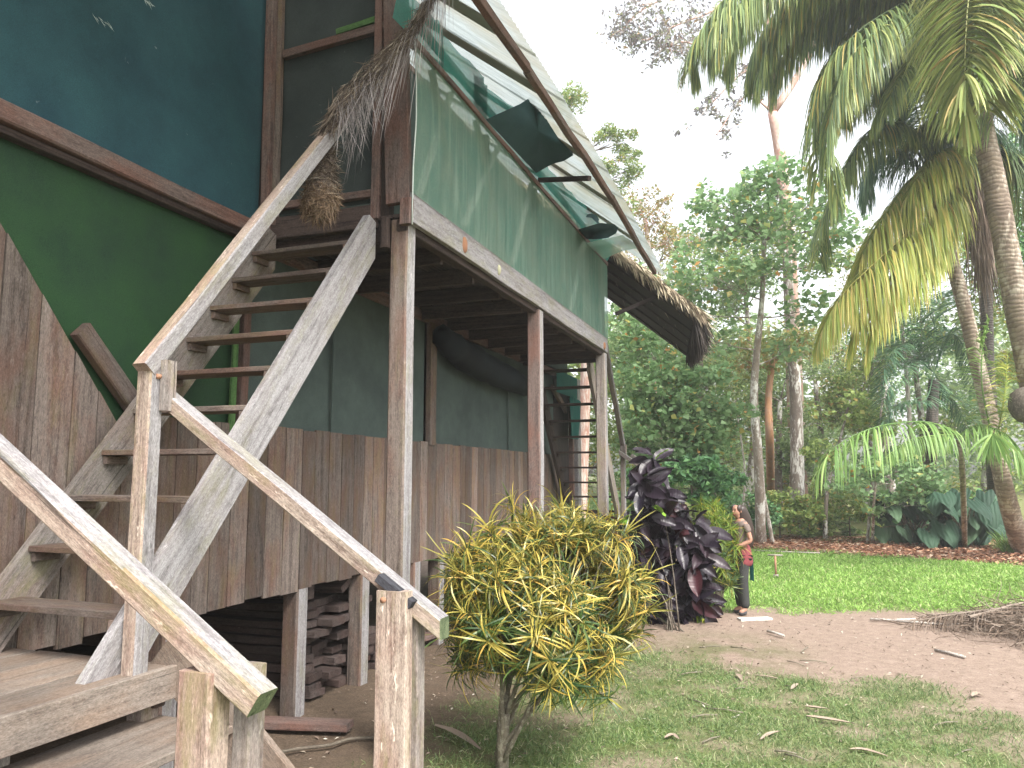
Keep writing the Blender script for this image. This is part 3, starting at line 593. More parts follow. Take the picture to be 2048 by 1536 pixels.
def fan(name, pts, mat, parent=house, sag=0.0):
    """a loose scrap of cloth: outline points, filled from the middle, slightly cupped"""
    c = sum(pts, Vector()) / len(pts); nrm = Vector()
    for a, b in zip(pts, pts[1:] + pts[:1]): nrm += (a - c).cross(b - c)
    nrm.normalize(); V = list(pts) + [c * 0.45 + p * 0.55 + nrm * sag for p in pts] + [c + nrm * sag * 1.3]; n = len(pts)
    F_ = [[i, (i + 1) % n, n + (i + 1) % n, n + i] for i in range(n)] + [[n + i, n + (i + 1) % n, 2 * n] for i in range(n)]
    return obj(name, mesh(name, V, F_, mat, True), parent)
fl = [on_x(972, 239, XG + .03), on_y(1000, 226, 6.55), on_y(1040, 208, 6.75), on_y(1063, 193, 6.9), on_y(1069, 198, 6.92), on_y(1070, 209, 6.95), on_y(1087, 225, 7.15), on_y(1100, 250, 7.35), on_y(1118, 278, 7.55), on_y(1145, 303, 7.75), on_y(1146, 311, 7.8), on_y(1128, 322, 7.9), on_y(1105, 328, 7.95), on_x(1072, 346, XG + .03), on_x(1022, 293, XG + .03)]
fan('net_flap', fl, 'flap', sag=0.02)['label'] = 'dark blue green flap standing above the rail'
fl = [on_x(1155, 459, XG + .03), on_y(1175, 453, 9.4), on_y(1200, 446, 9.5), on_y(1228, 448, 9.6), on_y(1237, 455, 9.7), on_y(1232, 467, 9.75), on_y(1215, 476, 9.7), on_y(1190, 479, 9.65), on_x(1172, 478, XG + .03)]
fan('net_flap', fl, 'flap', sag=0.01)['label'] = 'small oval dark flap near the far end of the rail'
fl = [on_y(1196, 448, 9.5), on_y(1187, 440, 9.45), on_y(1183, 436, 9.42), on_y(1172, 434, 9.4), on_y(1174, 429, 9.4), on_y(1184, 427, 9.42), on_y(1192, 430, 9.46), on_y(1198, 438, 9.5), on_y(1197, 445, 9.5)]
fan('net_flap', fl, 'flap', sag=0.003)['label'] = 'hooked scrap above the oval flap'
fl = [on_x(1172, 486, XG + .03), on_y(1200, 480, 9.9), on_y(1245, 470, 10.1), on_y(1285, 496, 10.9), on_y(1265, 498, 10.9), on_y(1243, 503, 11.0), on_y(1225, 510, 11.2), on_x(1207, 520, XG + .03)]
fan('net_flap', fl, 'pale_net', sag=0.01)['label'] = 'pale green net corner hanging beside the thatch'
# roof over the gallery: translucent sheets, slope 0.8
RX, RZ = -1.7, 5.09
def roofz(x): return RZ + (RX - x) * 0.80
def roofpanel(name, y0, y1, mat, x1=-6.6, sagf=0.14, dz=0.0):
    ys_ = np.arange(y0, y1 + 1e-6, 0.0127); xs_ = np.array([RX, -1.95, -2.5, -3.2, -4.2, -5.4, x1]); Xr, Yr = np.meshgrid(xs_, ys_)
    sg = sagf * np.sin(np.clip((Yr - 3.0) / 8.8, 0, 1) * math.pi)
    Zr = roofz(Xr) + 0.008 * np.sin(Yr * 2 * math.pi / 0.0762) + sg + dz
    n_, m_ = Xr.shape; i = np.arange(m_ - 1)[None] + (np.arange(n_ - 1) * m_)[:, None]
    F_ = np.stack([i, i + 1, i + 1 + m_, i + m_], -1).reshape(-1, 4)
    return obj(name, npmesh(name, np.stack([Xr.ravel(), Yr.ravel(), Zr.ravel()], 1), F_, mat, k=4, smooth=True), house)
yy = -0.6; k = 0
while yy < 11.4:
    roofpanel('roof_sheet', yy, min(yy + 0.9, 11.9), 'roof_sheet', dz=0.008 * (k % 2)); yy += 0.84; k += 1
def sg(yy): return 0.14 * math.sin(max(0, min(1, (yy - 3.0) / 8.8)) * math.pi)
for yy in (-0.3, 1.2, 2.6, 3.95, 5.08, 6.16, 7.66, 9.12, 10.5):
    beam('roof_lap', (-1.86, yy, roofz(-1.86) - 0.04 + sg(yy)), (-6.6, yy, roofz(-6.6) - 0.04 + sg(yy)), 0.26, 0.006, 'roof_band', house, wob=0.004)
pts = [Vector((-1.85, t, roofz(-1.84) - 0.075 + sg(t))) for t in np.linspace(-0.7, 11.75, 13)]
for a, b in zip(pts[:-1:3], pts[3::3]): beam('purlin', a, b, 0.055, 0.075, 'brown_wood', house, wob=0.006, segs=5)
for xx in (-2.95, -4.2, -5.4): beam('purlin', (xx, -0.7, roofz(xx) - 0.12), (xx, 11.7, roofz(xx) - 0.12), 0.06, 0.07, 'board_wood', house)
beam('roof_strut', (XG + 0.03, 8.10, 5.36), (-1.87, 7.66, roofz(-1.87) - 0.10), 0.05, 0.05, 'dark_wood', house)
# wasp and mud nests stuck on the fascia
def blob(name, c, r, mat, parent, label=None, n=7):
    V = []; F_ = []; 
    for j in range(n + 1):
        ph = math.pi * j / n
        for i in range(10):
            th = 2 * math.pi * i / 10; q = 1 + random.uniform(-.12, .12)
            V.append((c[0] + r[0] * math.sin(ph) * math.cos(th) * q, c[1] + r[1] * math.sin(ph) * math.sin(th) * q, c[2] + r[2] * math.cos(ph)))
    F_ = [[j * 10 + i, (j + 1) * 10 + i, (j + 1) * 10 + (i + 1) % 10, j * 10 + (i + 1) % 10] for j in range(n) for i in range(10)]
    return obj(name, mesh(name, V, F_, mat, True), parent)
for (px, py, rr, mt, lb) in ((928, 490, (0.03, 0.05, 0.075), 'soil_nest', 'rust brown mud nest on the gallery fascia nearest the corner post'), (997, 540, (0.025, 0.03, 0.055), 'paper_nest', 'small pale papery nest on the gallery fascia'), (1208, 692, (0.03, 0.05, 0.06), 'soil_nest', 'round mud nest at the far end of the fascia')):
    p = on_x(px, py, XG + 0.02); tag(blob('mud_nest', p, rr, mt, None), lb, 'insect nest')
# rolled dark cloth hanging under the gallery ceiling
pa = [on_x(875, 660, XW + .12), on_x(905, 690, XW + .15), on_x(950, 722, XW + .15), on_x(1010, 752, XW + .15), on_x(1058, 775, XW + .15)]
pp = spline(pa, 22); g = Geo(); V, F_ = tube_geo(pp, [0.02] + [0.10 + 0.09 * math.sin(math.pi * (i + 2) / 24) + random.uniform(-.012, .012) for i in range(20)] + [0.05], 10)
V = [Vector((v.x, v.y, v.z - 0.03 * random.random())) for v in V]
tag(obj('cloth_roll', mesh('cloth_roll', V, F_, 'black_cloth', True)), 'long roll of dark blue cloth slung under the gallery floor', 'rolled cloth')
# far part of the front wall: door frame and post
beam('door_panel', (XW - 0.06, 13.9, 1.1), (XW - 0.06, 13.9, 3.75), 1.0, 0.04, 'black_wood', house, up=(1, 0, 0))
beam('door_frame', (XW, 14.45, 1.0), (XW, 14.45, 3.8), 0.10, 0.09, 'brown_wood', house, up=(1, 0, 0))
beam('door_frame', (XW, 14.85, 0.0), (XW, 14.85, 3.9), 0.22, 0.12, 'silver_wood', house, up=(1, 0, 0))
panel('window_screen', [(XS + .2, 12.9, 3.45), (XS + .2, 14.3, 3.45), (XS + .2, 14.3, 3.85), (XS + .2, 12.9, 3.85)], 'teal_cloth', nx=4, ny=4, amp=0.02)
beam('door_brace', (XW + 0.05, 13.0, 3.55), (XW + 0.05, 13.9, 3.2), 0.06, 0.10, 'board_wood', house)
g = Geo(); V = []
for j in range(9):
    for i in range(9):
        s, t = i / 8, j / 8; V.append(Vector((XW + 0.16 + 0.05 * math.sin(s * 9 + t), 13.75 + s * (0.75 - 0.15 * t), 3.43 - t * 0.75 + 0.06 * math.sin(s * 4) * (1 - t))))
tag(obj('hanging_cloth', mesh('hanging_cloth', V, [[j * 9 + i, j * 9 + i + 1, (j + 1) * 9 + i + 1, (j + 1) * 9 + i] for j in range(8) for i in range(8)], 'teal_cloth', True)), 'teal cloth hanging in the doorway behind the far stairs', 'cloth')
# carcass behind: back and side walls, floors, ground beams
def box(name, lo, hi, mat, parent=house):
    a, b = lo, hi; V = [(x_, y_, z_) for x_ in (a[0], b[0]) for y_ in (a[1], b[1]) for z_ in (a[2], b[2])]
    return obj(name, mesh(name, V, [[0, 1, 3, 2], [4, 6, 7, 5], [0, 4, 5, 1], [2, 3, 7, 6], [0, 2, 6, 4], [1, 5, 7, 3]], mat), parent)
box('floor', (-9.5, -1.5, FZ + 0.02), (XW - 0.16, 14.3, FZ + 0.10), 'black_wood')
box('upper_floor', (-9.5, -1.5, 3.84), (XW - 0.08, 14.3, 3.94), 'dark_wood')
box('back_wall', (-9.6, -1.5, 0.0), (-9.5, 14.3, 7.6), 'black_wood')  # carried down to the ground, unseen: added to keep light out below the floor
box('side_wall', (-9.5, -1.6, 0.0), (XW - 0.05, -1.52, 6.9), 'board_wood')
box('side_wall', (-9.5, 14.3, FZ), (XW - 0.12, 14.38, 6.9), 'board_wood')
box('inner_wall', (XW - 0.07, 5.1, 3.95), (XW - 0.03, 14.3, 6.7), 'grey_screen')
panel('end_screen', [(XW, YF, 4.0), (XG - 0.02, YF, 4.0), (XG - 0.02, YF, 5.3), (XW, YF, 6.6)], 'dark_screen', nx=4, ny=6, amp=0.02, n=(0, 1, 0))  # far screen added to block the bright sky behind the gallery net
obj('back_roof', mesh('back_roof', [(-6.6, -1.5, roofz(-6.6)), (-6.6, 14.3, roofz(-6.6)), (-10.6, 14.3, 5.6), (-10.6, -1.5, 5.6)], [[0, 1, 2, 3]], 'thatch_dark'), house)
for (xx, yy, h) in ((-4.01, 5.72, 1.02), (-4.0, 6.74, 1.0), (-4.0, 7.86, 1.0), (-4.05, 8.6, 1.0), (-4.02, 4.25, 1.0), (-4.05, 9.8, 1), (-4.05, 11.2, 1), (-4.05, 12.9, 1), (-4.05, 2.2, 1)):
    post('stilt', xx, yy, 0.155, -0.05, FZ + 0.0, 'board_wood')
for yy in (3.9, 5.9, 7.0, 8.0, 9.6): beam('ground_beam', (-9.4, yy, FZ - 0.06), (XW - 0.03, yy, FZ - 0.06), 0.09, 0.12, 'dark_wood', house)
for (xx, yy) in ((-6.2, 5.2), (-6.2, 7.4), (-7.5, 6.2), (-7.0, 9.4), (-5.6, 9.0)): post('stilt', xx, yy, 0.16, -0.05, FZ, 'dark_wood', 'dark_wood')

# ---------------------------------------------------------------- thatch eave beyond the gallery
def thatch_slab(P, th, name='thatch_slope'):
    P = [Vector(p) for p in P]; nrm = (P[1] - P[0]).cross(P[3] - P[0]).normalized(); nrm = nrm if nrm.z > 0 else -nrm
    V = P + [p + nrm * th for p in P]
    obj(name, mesh(name, V, [[0, 1, 2, 3], [7, 6, 5, 4], [0, 4, 5, 1], [1, 5, 6, 2], [2, 6, 7, 3], [3, 7, 4, 0]], 'thatch_dark'), house)
    n = 5200; s, t = rng.uniform(0, 1, n), rng.uniform(0, 1, n) ** 0.9
    A, B, C_, D_ = [np.array(p) for p in P]
    top = (A[None] * ((1 - s) * (1 - t))[:, None] + B[None] * (s * (1 - t))[:, None] + C_[None] * (s * t)[:, None] + D_[None] * ((1 - s) * t)[:, None]) + np.array(nrm)[None] * (th * rng.uniform(0.7, 1.15, n))[:, None]
    dn = np.array((P[3] - P[0]).normalized()); d = dn[None] + rng.normal(0, 0.16, (n, 3))
    V1 = ribbons(top, d, rng.uniform(0.25, 0.5, n), 0.022, rng.uniform(0, 0.5, n), seg=2)
    # hanging fringe at the eave and along the near verge
    m = 2600; s = rng.uniform(0, 1, m); e = C_[None] * s[:, None] + D_[None] * (1 - s)[:, None] + np.array(nrm)[None] * (th * rng.uniform(0.0, 1.0, m))[:, None]
    V2 = ribbons(e, np.tile([0.25, 0, -1.0], (m, 1)) + rng.normal(0, 0.18, (m, 3)), rng.uniform(0.12, 0.5, m) * (0.7 + 0.7 * (1 - s)), 0.016, rng.uniform(0, 0.8, m), seg=3)
    m = 1500; s = rng.uniform(0.0, 1, m); e = A[None] * (1 - s)[:, None] + D_[None] * s[:, None] + np.array(nrm)[None] * (th * rng.uniform(0.55, 1.1, m))[:, None]
    V3 = ribbons(e, dn[None] * 0.8 + np.array([0, -0.35, -0.3])[None] + rng.normal(0, 0.2, (m, 3)), rng.uniform(0.1, 0.34, m), 0.02, rng.uniform(0.2, 1.2, m), seg=3)
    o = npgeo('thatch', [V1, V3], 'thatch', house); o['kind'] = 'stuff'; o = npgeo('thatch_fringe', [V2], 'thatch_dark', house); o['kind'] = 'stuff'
TA, TD = Vector((-2.55, 12.0, 5.42)), Vector((-1.30, 12.0, 4.42))
thatch_slab([TA + Vector((-2.2, 0, 1.9)), TA + Vector((-2.6, 2.4, 1.6)), TD + Vector((-0.42, 2.4, -0.22)), TD], 0.17)
for k in range(5):
    off = Vector((-0.09 * k, 0.2 + k * 0.5, -0.05 - 0.045 * k)); beam('thatch_rafter', TA + Vector((-2.2, 0, 1.85)) + off, TD + Vector((0.0, 0, 0.03)) + off, 0.06, 0.06, 'black_wood', house)
beam('roof_strut', (XG + 0.1, 11.9, 4.55), (-1.95, 12.35, 4.88), 0.05, 0.06, 'black_wood', house)

# ================================================================ STAIRCASES
def staircase(fy, label_up, far=False):
    """fy maps the near flight's Y to world Y (mirrored for the far one)"""
    P = lambda x_, y_, z_: Vector((x_, fy(y_), z_))
    root = thing('staircase', P(-3.3, 2.8, 0), label_up, 'staircase', 'wooden staircases at the gallery ends')
    sm_, tm = ('silver_wood', 'board_wood') if not far else ('grey_wood', 'dark_wood')
    # stringers of the upper flight: foot on the landing, head against the gallery
    def stringer(xc, name='stringer', mat=sm_):
        th = 0.055; top = [(2.60, 1.11), (4.87, 3.93), (4.965, 3.90), (4.965, 3.62), (3.0, 1.24), (2.90, 1.11)]
        V = [P(xc - th / 2, a, b) for a, b in top] + [P(xc + th / 2, a, b) for a, b in top]; n = len(top)
        c = sum(V, Vector()) / len(V); d = (P(0, 4.87, 3.93) - P(0, 2.6, 1.11)).normalized(); yv = Vector((1, 0, 0)); zv = d.cross(yv)
        mt = Matrix((d, yv, zv)).transposed().to_4x4(); mt.translation = c; inv = mt.inverted()
        F_ = [list(range(n)), list(range(2 * n - 1, n - 1, -1))] + [[i, i + n, (i + 1) % n + n, (i + 1) % n] for i in range(n)]
        return obj(name, mesh(name, [inv @ v for v in V], F_, mat), root, mt)
    stringer(-2.90); stringer(-3.80, mat='grey_wood' if not far else 'dark_wood')
    for k in range(10):
        yy, z = 2.80 + 0.208 * k, 1.375 + 0.257 * k
        beam('tread', P(-3.77, yy + 0.10, z - 0.0175), P(-2.932, yy + 0.10, z - 0.0175), 0.19, 0.032, tm, root, wob=0.003)
        beam('cleat', P(-2.945, yy - 0.015, z - 0.06), P(-2.945, yy + 0.15, z - 0.06), 0.03, 0.045, tm, root, wob=0.001)
        beam('cleat', P(-3.755, yy + 0.02, z - 0.06), P(-3.755, yy + 0.17, z - 0.06), 0.03, 0.045, tm, root, wob=0.001)
    # landing
    for (xa, xb) in ((-3.93, -3.66), (-3.65, -3.41), (-3.40, -3.06), (-3.05, -2.80)):
        o = beam('landing_plank', P((xa + xb) / 2, 1.55, 1.095), P((xa + xb) / 2, 3.0 + random.uniform(-.015, .015), 1.095), xb - xa, 0.03, 'landing_wood', root, wob=0.0008, segs=1)
    beam('landing_fascia', P(-2.785, 1.5, 1.04), P(-2.755, 3.02, 1.04), 0.035, 0.15, 'landing_wood', root, wob=0.002)
    beam('landing_beam', P(-3.9, 2.96, 1.0), P(-2.8, 2.96, 1.0), 0.07, 0.15, 'dark_wood', root)
    beam('landing_beam', P(-3.9, 1.6, 1.0), P(-2.8, 1.6, 1.0), 0.07, 0.15, 'dark_wood', root)
    for yy in (1.62, 2.93):
        for xx in (-3.8, -2.87): beam('landing_post', P(xx, yy, -0.02), P(xx, yy, 1.0), 0.1, 0.1, 'grey_wood', root, up=(0, 1, 0))
    # newel of the upper flight, its rail and the bent splice piece
    pm = 'pale_wood' if not far else 'grey_wood'
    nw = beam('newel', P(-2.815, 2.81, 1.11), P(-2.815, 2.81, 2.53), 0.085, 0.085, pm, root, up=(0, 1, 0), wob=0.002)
    nw.data.materials.append(M['silver_wood']); R3 = W[nw.name].to_3x3()  # lit +X side of the newel painted in as silver wood
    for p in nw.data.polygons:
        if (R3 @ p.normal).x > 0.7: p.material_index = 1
    beam('newel_splice', P(-2.755, 2.86, 2.30), P(-2.755, 2.86, 2.54), 0.03, 0.075, 'grey_wood', root, up=(0, 1, 0), wob=0.001)
    silver_faces(beam('handrail', P(-2.815, 2.765, 2.485), P(-2.815, 4.78, 4.935), 0.085, 0.085, 'pale_wood' if not far else 'grey_wood', root, wob=0.004), ax=0)  # silver +X side only: brightness of the sun side put into the colour
    # lower flight towards the yard
    for k in range(4):
        z = 0.885 - 0.25 * k; xf = -2.40 + 0.29 * k; bk = xf - (0.5 if k == 0 else 0.34)
        beam('lower_tread', P((bk + xf) / 2, 1.88, z - 0.02), P((bk + xf) / 2, 2.985, z - 0.02), xf - bk, 0.035, 'landing_wood' if k else 'landing_wood', root, wob=0.001)
    for yy in (3.005, 1.86):
        beam('lower_stringer', P(-2.83, yy, 1.19), P(-1.38, yy, -0.03), 0.04, 0.24, 'landing_wood', root, wob=0.002)
    lm_ = 'pale_wood' if not far else 'grey_wood'
    silver_faces(beam('lower_handrail', P(-2.86, 2.915, 2.40), P(-1.335 if not far else -2.15, 2.915, 1.385 if not far else 1.93), 0.09, 0.07, lm_, root, wob=0.003, cutv=True, endmat='moss'))
    if not far:
        silver_faces(beam('lower_handrail', P(-2.86, 1.825, 2.325), P(-1.375, 1.825, 1.385), 0.085, 0.075, lm_, root, wob=0.002, endmat='moss'))
        beam('handrail_post', P(-1.565, 1.815, -0.03), P(-1.565, 1.815, 1.46), 0.115, 0.09, lm_, root, up=(0, 1, 0), wob=0.002)
        beam('handrail_post', P(-1.475, 1.90, -0.03), P(-1.475, 1.90, 1.46), 0.06, 0.07, 'grey_wood', root, up=(0, 1, 0), wob=0.002)
        beam('newel', P(-2.90, 1.83, 0.0), P(-2.90, 1.83, 2.35), 0.08, 0.08, 'grey_wood', root, up=(0, 1, 0))
        # split post of the far rail with the burnt saddle on top
        o = beam('handrail_post', P(-1.525, 2.85, -0.03), P(-1.525, 2.85, 1.535), 0.14, 0.06, 'pale_wood', root, up=(0, 1, 0), wob=0.003)
        beam('handrail_post', P(-1.475, 2.945, -0.03), P(-1.475, 2.945, 1.44), 0.05, 0.07, 'grey_wood', root, up=(0, 1, 0), wob=0.004)
        beam('burnt_saddle', P(-1.60, 2.855, 1.585), P(-1.445, 2.855, 1.482), 0.05, 0.035, 'char', root, wob=0.002)
        for (px, pz, py_) in ((-1.56, 1.50, 2.81), (-2.77, 2.46, 2.80)): Geo().tube([(px, py_, pz), (px, py_ + 0.03, pz)], 0.012, 8).obj('bolt', 'rust', root)
    else:
        beam('handrail_post', P(-2.25, 2.86, 0), P(-2.25, 2.86, 1.95), 0.1, 0.08, 'grey_wood', root, up=(0, 1, 0))
        beam('handrail_post', P(-2.3, 2.86, 0), P(-2.3, 2.86, 1.0), 0.1, 0.1, 'grey_wood', root, up=(0, 1, 0))
        beam('lower_handrail', P(-2.85, 1.83, 2.38), P(-2.25, 1.83, 1.97), 0.08, 0.07, 'grey_wood', root)
    return root
staircase(lambda y_: y_, 'near wooden staircase rising left of the gallery corner post, with pale handrails in the foreground')
staircase(lambda y_: 16.62 - y_, 'far wooden staircase seen from below between the two far gallery posts', far=True)

# ---------------------------------------------------------------- hanging bird nest over the handrail
nroot = thing('bird_nest', (-2.78, 4.1, 4.2), 'long woven brown bird nest draped over the handrail, with pouch hanging below', 'bird nest')
ax = spline([on_x(652, 262, -2.80), on_y(690, 205, 4.25), on_y(745, 150, 4.45), on_y(800, 90, 4.6), on_y(850, 20, 4.7), on_y(885, -70, 4.8), on_y(905, -150, 4.9)], 40)
axn = np.array([tuple(p) for p in ax]); tan = np.gradient(axn, axis=0); tan /= np.linalg.norm(tan, axis=1)[:, None]
n = 3600; t = rng.uniform(0, 0.86, n) ** 0.9; idx = (t * 38).astype(int); rr = 0.042 + 0.042 * np.sin(np.clip(t * 1.6, 0, 1) * math.pi) * 1.0
off = rng.normal(size=(n, 3)); off -= tan[idx] * (off * tan[idx]).sum(1)[:, None]; off /= np.linalg.norm(off, axis=1)[:, None]
S = axn[idx] + off * (rr * np.sqrt(rng.uniform(0, 1, n)))[:, None]
d = tan[idx] * rng.choice([-1, -1, -1, 1], n)[:, None] + rng.normal(0, 0.19, (n, 3))
o = npgeo('neck', [ribbons(S, d, rng.uniform(0.05, 0.15, n), 0.0045, rng.uniform(-0.1, 0.4, n), seg=3, curl=0.3)], 'fibre', nroot); o['kind'] = 'stuff'
n = 230; t = rng.uniform(0.30, 0.9, n); idx = (t * 38).astype(int)
S = axn[idx] + rng.normal(0, 0.035, (n, 3)); d = -tan[idx] * 1.0 + np.array([0.12, 0, -0.35])[None] + rng.normal(0, 0.13, (n, 3))
o = npgeo('loose_fibres', [ribbons(S, d, rng.uniform(0.35, 0.85, n), 0.0045, rng.uniform(0.2, 1.3, n), seg=5)], 'fibre_grey', nroot); o['kind'] = 'stuff'
n = 130; t = rng.uniform(0.1, 0.35, n); idx = (t * 38).astype(int); S = axn[idx] + rng.normal(0, 0.03, (n, 3)) + np.array([0.05, -0.02, 0])
o = npgeo('loose_fibres', [ribbons(S, np.tile([0.3, 0, -1.0], (n, 1)) + rng.normal(0, 0.25, (n, 3)), rng.uniform(0.12, 0.4, n), 0.004, 0.5, seg=4)], 'fibre_grey', nroot); o['kind'] = 'stuff'
top = on_x(652, 285, -2.86); bot = on_x(637, 435, -2.88); NL = (top - bot).length
prof = [(0, .035), (.15, .05), (.35, .068), (.6, .10), (.8, .112), (.93, .09), (1.0, .03)]
V, F_ = tube_geo([top.lerp(bot, a) for a, b in prof], [b * 0.93 for a, b in prof], 12)
obj('pouch', mesh('pouch', V, F_, 'fibre', True), nroot)
n = 3200; t = rng.uniform(0, 1, n) ** 0.8; rr = np.interp(t, [a for a, b in prof], [b for a, b in prof]); th = rng.uniform(0, 2 * math.pi, n)
tb = np.array(tuple(top)); bb = np.array(tuple(bot)); S = tb[None] * (1 - t)[:, None] + bb[None] * t[:, None] + np.stack([np.cos(th), np.sin(th), 0 * th], 1) * rr[:, None]
d = np.stack([-np.sin(th), np.cos(th), 0 * th], 1) * rng.normal(0, 1, n)[:, None] + np.array([0, 0, -1.0])[None] * rng.uniform(-0.5, 1.4, n)[:, None] + np.stack([np.cos(th), np.sin(th), 0 * th], 1) * 0.12
k = t < 0.6
o = npgeo('pouch_weave', [ribbons(S[k], d[k], rng.uniform(0.05, 0.14, k.sum()), 0.004, 0.2, seg=2)], 'fibre', nroot); o['kind'] = 'stuff'
k = ~k
o = npgeo('pouch_straw', [ribbons(S[k], d[k], rng.uniform(0.04, 0.13, k.sum()), 0.0042, 0.2, seg=2)], 'straw', nroot); o['kind'] = 'stuff'

# ---------------------------------------------------------------- planks stacked under the house
pcount = 0
for r in range(11):
    z = 0.05 + r * 0.074; y = 5.98 + random.uniform(-.02, .08); yend = 7.25 - max(0, 0.07 * (r - 6)) + random.uniform(-.1, .1)
    while y < yend:
        wdt = random.uniform(0.17, 0.30); L = random.uniform(1.6, 2.3); xe = -4.10 + random.uniform(-.16, .12)
        beamo = beam('plank', (xe - L, y + wdt / 2, z + random.uniform(-.006, .006)), (xe, y + wdt / 2 + random.uniform(-.02, .02), z + random.uniform(-.006, .006) + (0.02 if r > 8 else 0)), wdt - 0.008, 0.064 + random.uniform(-.006, .003), 'pile_wood', None, wob=0.008, roll=random.uniform(-.07, .07))
        tag(beamo, 'rough brown plank in the pile stacked under the house', 'plank', 'planks piled under the house'); y += wdt
for (ya, za) in ((6.9, 0.88), (6.5, 0.9)):
    tag(beam('plank', (-5.6, ya, za), (-4.05, ya + 0.1, za + 0.06), 0.26, 0.06, 'pile_wood', None, wob=0.02, roll=0.35), 'tilted rough slab lying on top of the plank pile under the house', 'plank', 'planks piled under the house')
a, b = on_z(485, 1443, 0.06), on_z(700, 1452, 0.06)
tag(beam('plank', a, b, 0.17, 0.055, 'brown_wood', None, wob=0.004), 'single brown plank lying on the soil in front of the stilts', 'plank')
a, b = on_z(700, 1375, 0.03), on_z(770, 1352, 0.03); tag(beam('plank', (-4.3, 7.15, .12), (-4.1, 8.6, .12), 0.25, 0.05, 'brown_wood', None), 'short flat plank lying behind the second stilt', 'plank')
g = Geo(); g.tube(spline([on_z(545, 1507, .03), on_z(600, 1497, .03), on_z(660, 1490, .035), on_z(700, 1478, .03), on_z(752, 1476, .02)], 14), 0.012, 6)
tag(g.obj('vine', 'bark_dark', None), 'thin dark dead vine lying on the soil in front of the loose plank', 'vine')
def debris(name, px, lab, cat, mat, r0=0.02, z=0.03, flat_=True):
    P = spline([on_z(a_, b_, z) for a_, b_ in px], 8); g = Geo(); V = []; F_ = []
    for i, p in enumerate(P):
        d = (P[min(i + 1, 7)] - P[max(i - 1, 0)]).normalized(); s = d.cross(Vector((0, 0, 1))); w_ = r0 * math.sin(math.pi * (0.12 + 0.8 * i / 7))
        V += [p - s * w_ + Vector((0, 0, w_ * 0.5)), p + Vector((0, 0, -0.004)), p + s * w_ + Vector((0, 0, w_ * 0.4))]
    for i in range(7): a = i * 3; F_ += [[a, a + 1, a + 4, a + 3], [a + 1, a + 2, a + 5, a + 4]]
    return tag(obj(name, mesh(name, V, F_, mat, True)), lab, cat)
debris('palm_sheath', [(868, 1450), (900, 1462), (930, 1478), (960, 1498)], 'curled brown palm sheath lying left of the yellow bush trunk', 'dead leaf', 'litter_grey', 0.034)
debris('dry_leaf', [(1612, 1432), (1650, 1438), (1700, 1445)], 'long pale dry sheath on the grass below the path edge', 'dead leaf', 'litter_grey', 0.025)
debris('dry_leaf', [(1610, 1412), (1630, 1415), (1655, 1417)], 'short pale dry leaf above the long dry sheath', 'dead leaf', 'litter_grey', 0.019)
debris('dry_leaf', [(1522, 1478), (1540, 1468), (1560, 1462)], 'forked straw coloured leaf low in the grass', 'dead leaf', 'litter_grey', 0.019)
debris('dry_leaf', [(1470, 1348), (1478, 1352), (1484, 1360)], 'white curled leaf on the grass under the path edge', 'dead leaf', 'litter_grey', 0.025)
debris('dry_leaf', [(1511, 1350), (1535, 1353), (1560, 1358)], 'slim pale leaf on the dark soil edge', 'dead leaf', 'litter_grey', 0.015)
debris('dry_leaf', [(1583, 1378), (1590, 1372), (1597, 1367)], 'small folded pale leaf at the grass border', 'dead leaf', 'litter_grey', 0.022)
debris('dry_leaf', [(1945, 1392), (1955, 1388), (1966, 1391)], 'pale crumpled leaf on the bare path at right', 'dead leaf', 'litter_grey', 0.031)
debris('dry_leaf', [(1700, 1498), (1730, 1500), (1775, 1512)], 'spray of straw on the grass at the lower edge', 'dead leaf', 'litter_grey', 0.019)
debris('dry_leaf', [(1330, 1475), (1345, 1470), (1358, 1478)], 'pale leaf on the shaded grass right of the bush', 'dead leaf', 'litter_grey', 0.019)
a, b = on_z(1478, 1236, .03), on_z(1540, 1234, .03)
tag(beam('white_slab', a - Vector((0, 0, .02)), b - Vector((0, 0, .02)), 0.14, 0.03, 'stone_white', None), 'flat white slab on the path at the woman\'s feet', 'slab')

# ================================================================ CROTONS
def leafy_clusters(root, mats, spots, count_leaf=26, ln=(0.11, 0.2), wd=0.013, nvar=5, name='leaf_cluster'):
    protos = []
    for v in range(nvar):
        for mt in mats:
            n = count_leaf; th = rng.uniform(0, 2 * math.pi, n); el_ = rng.uniform(-0.1, 1.45, n); z0 = rng.uniform(-0.10, 0.03, n)
            d = np.stack([np.cos(th) * np.cos(el_), np.sin(th) * np.cos(el_), np.sin(el_)], 1)
            side = np.cross(d, np.array([0, 0, 1.0])[None]); VF = ribbons(np.stack([0 * th, 0 * th, z0], 1), d, rng.uniform(*ln, n), wd * rng.uniform(.7, 1.3, n), rng.uniform(0.7, 2.1, n), seg=5, side=side + rng.normal(0, .25, (n, 3)))
            protos.append(npmesh(name, VF[0], VF[1], mt))
    k = len(mats)
    for (p, dr, mi) in spots:
        q = Vector(dr).to_track_quat('Z', 'Y').to_matrix().to_4x4(); rz = Matrix.Rotation(random.uniform(0, 6.28), 4, 'Z')
        sc_ = random.uniform(0.8, 1.25)
        obj(name, protos[random.randrange(nvar) * k + mi], root, Matrix.Translation(p) @ q @ rz @ Matrix.Scale(sc_, 4))
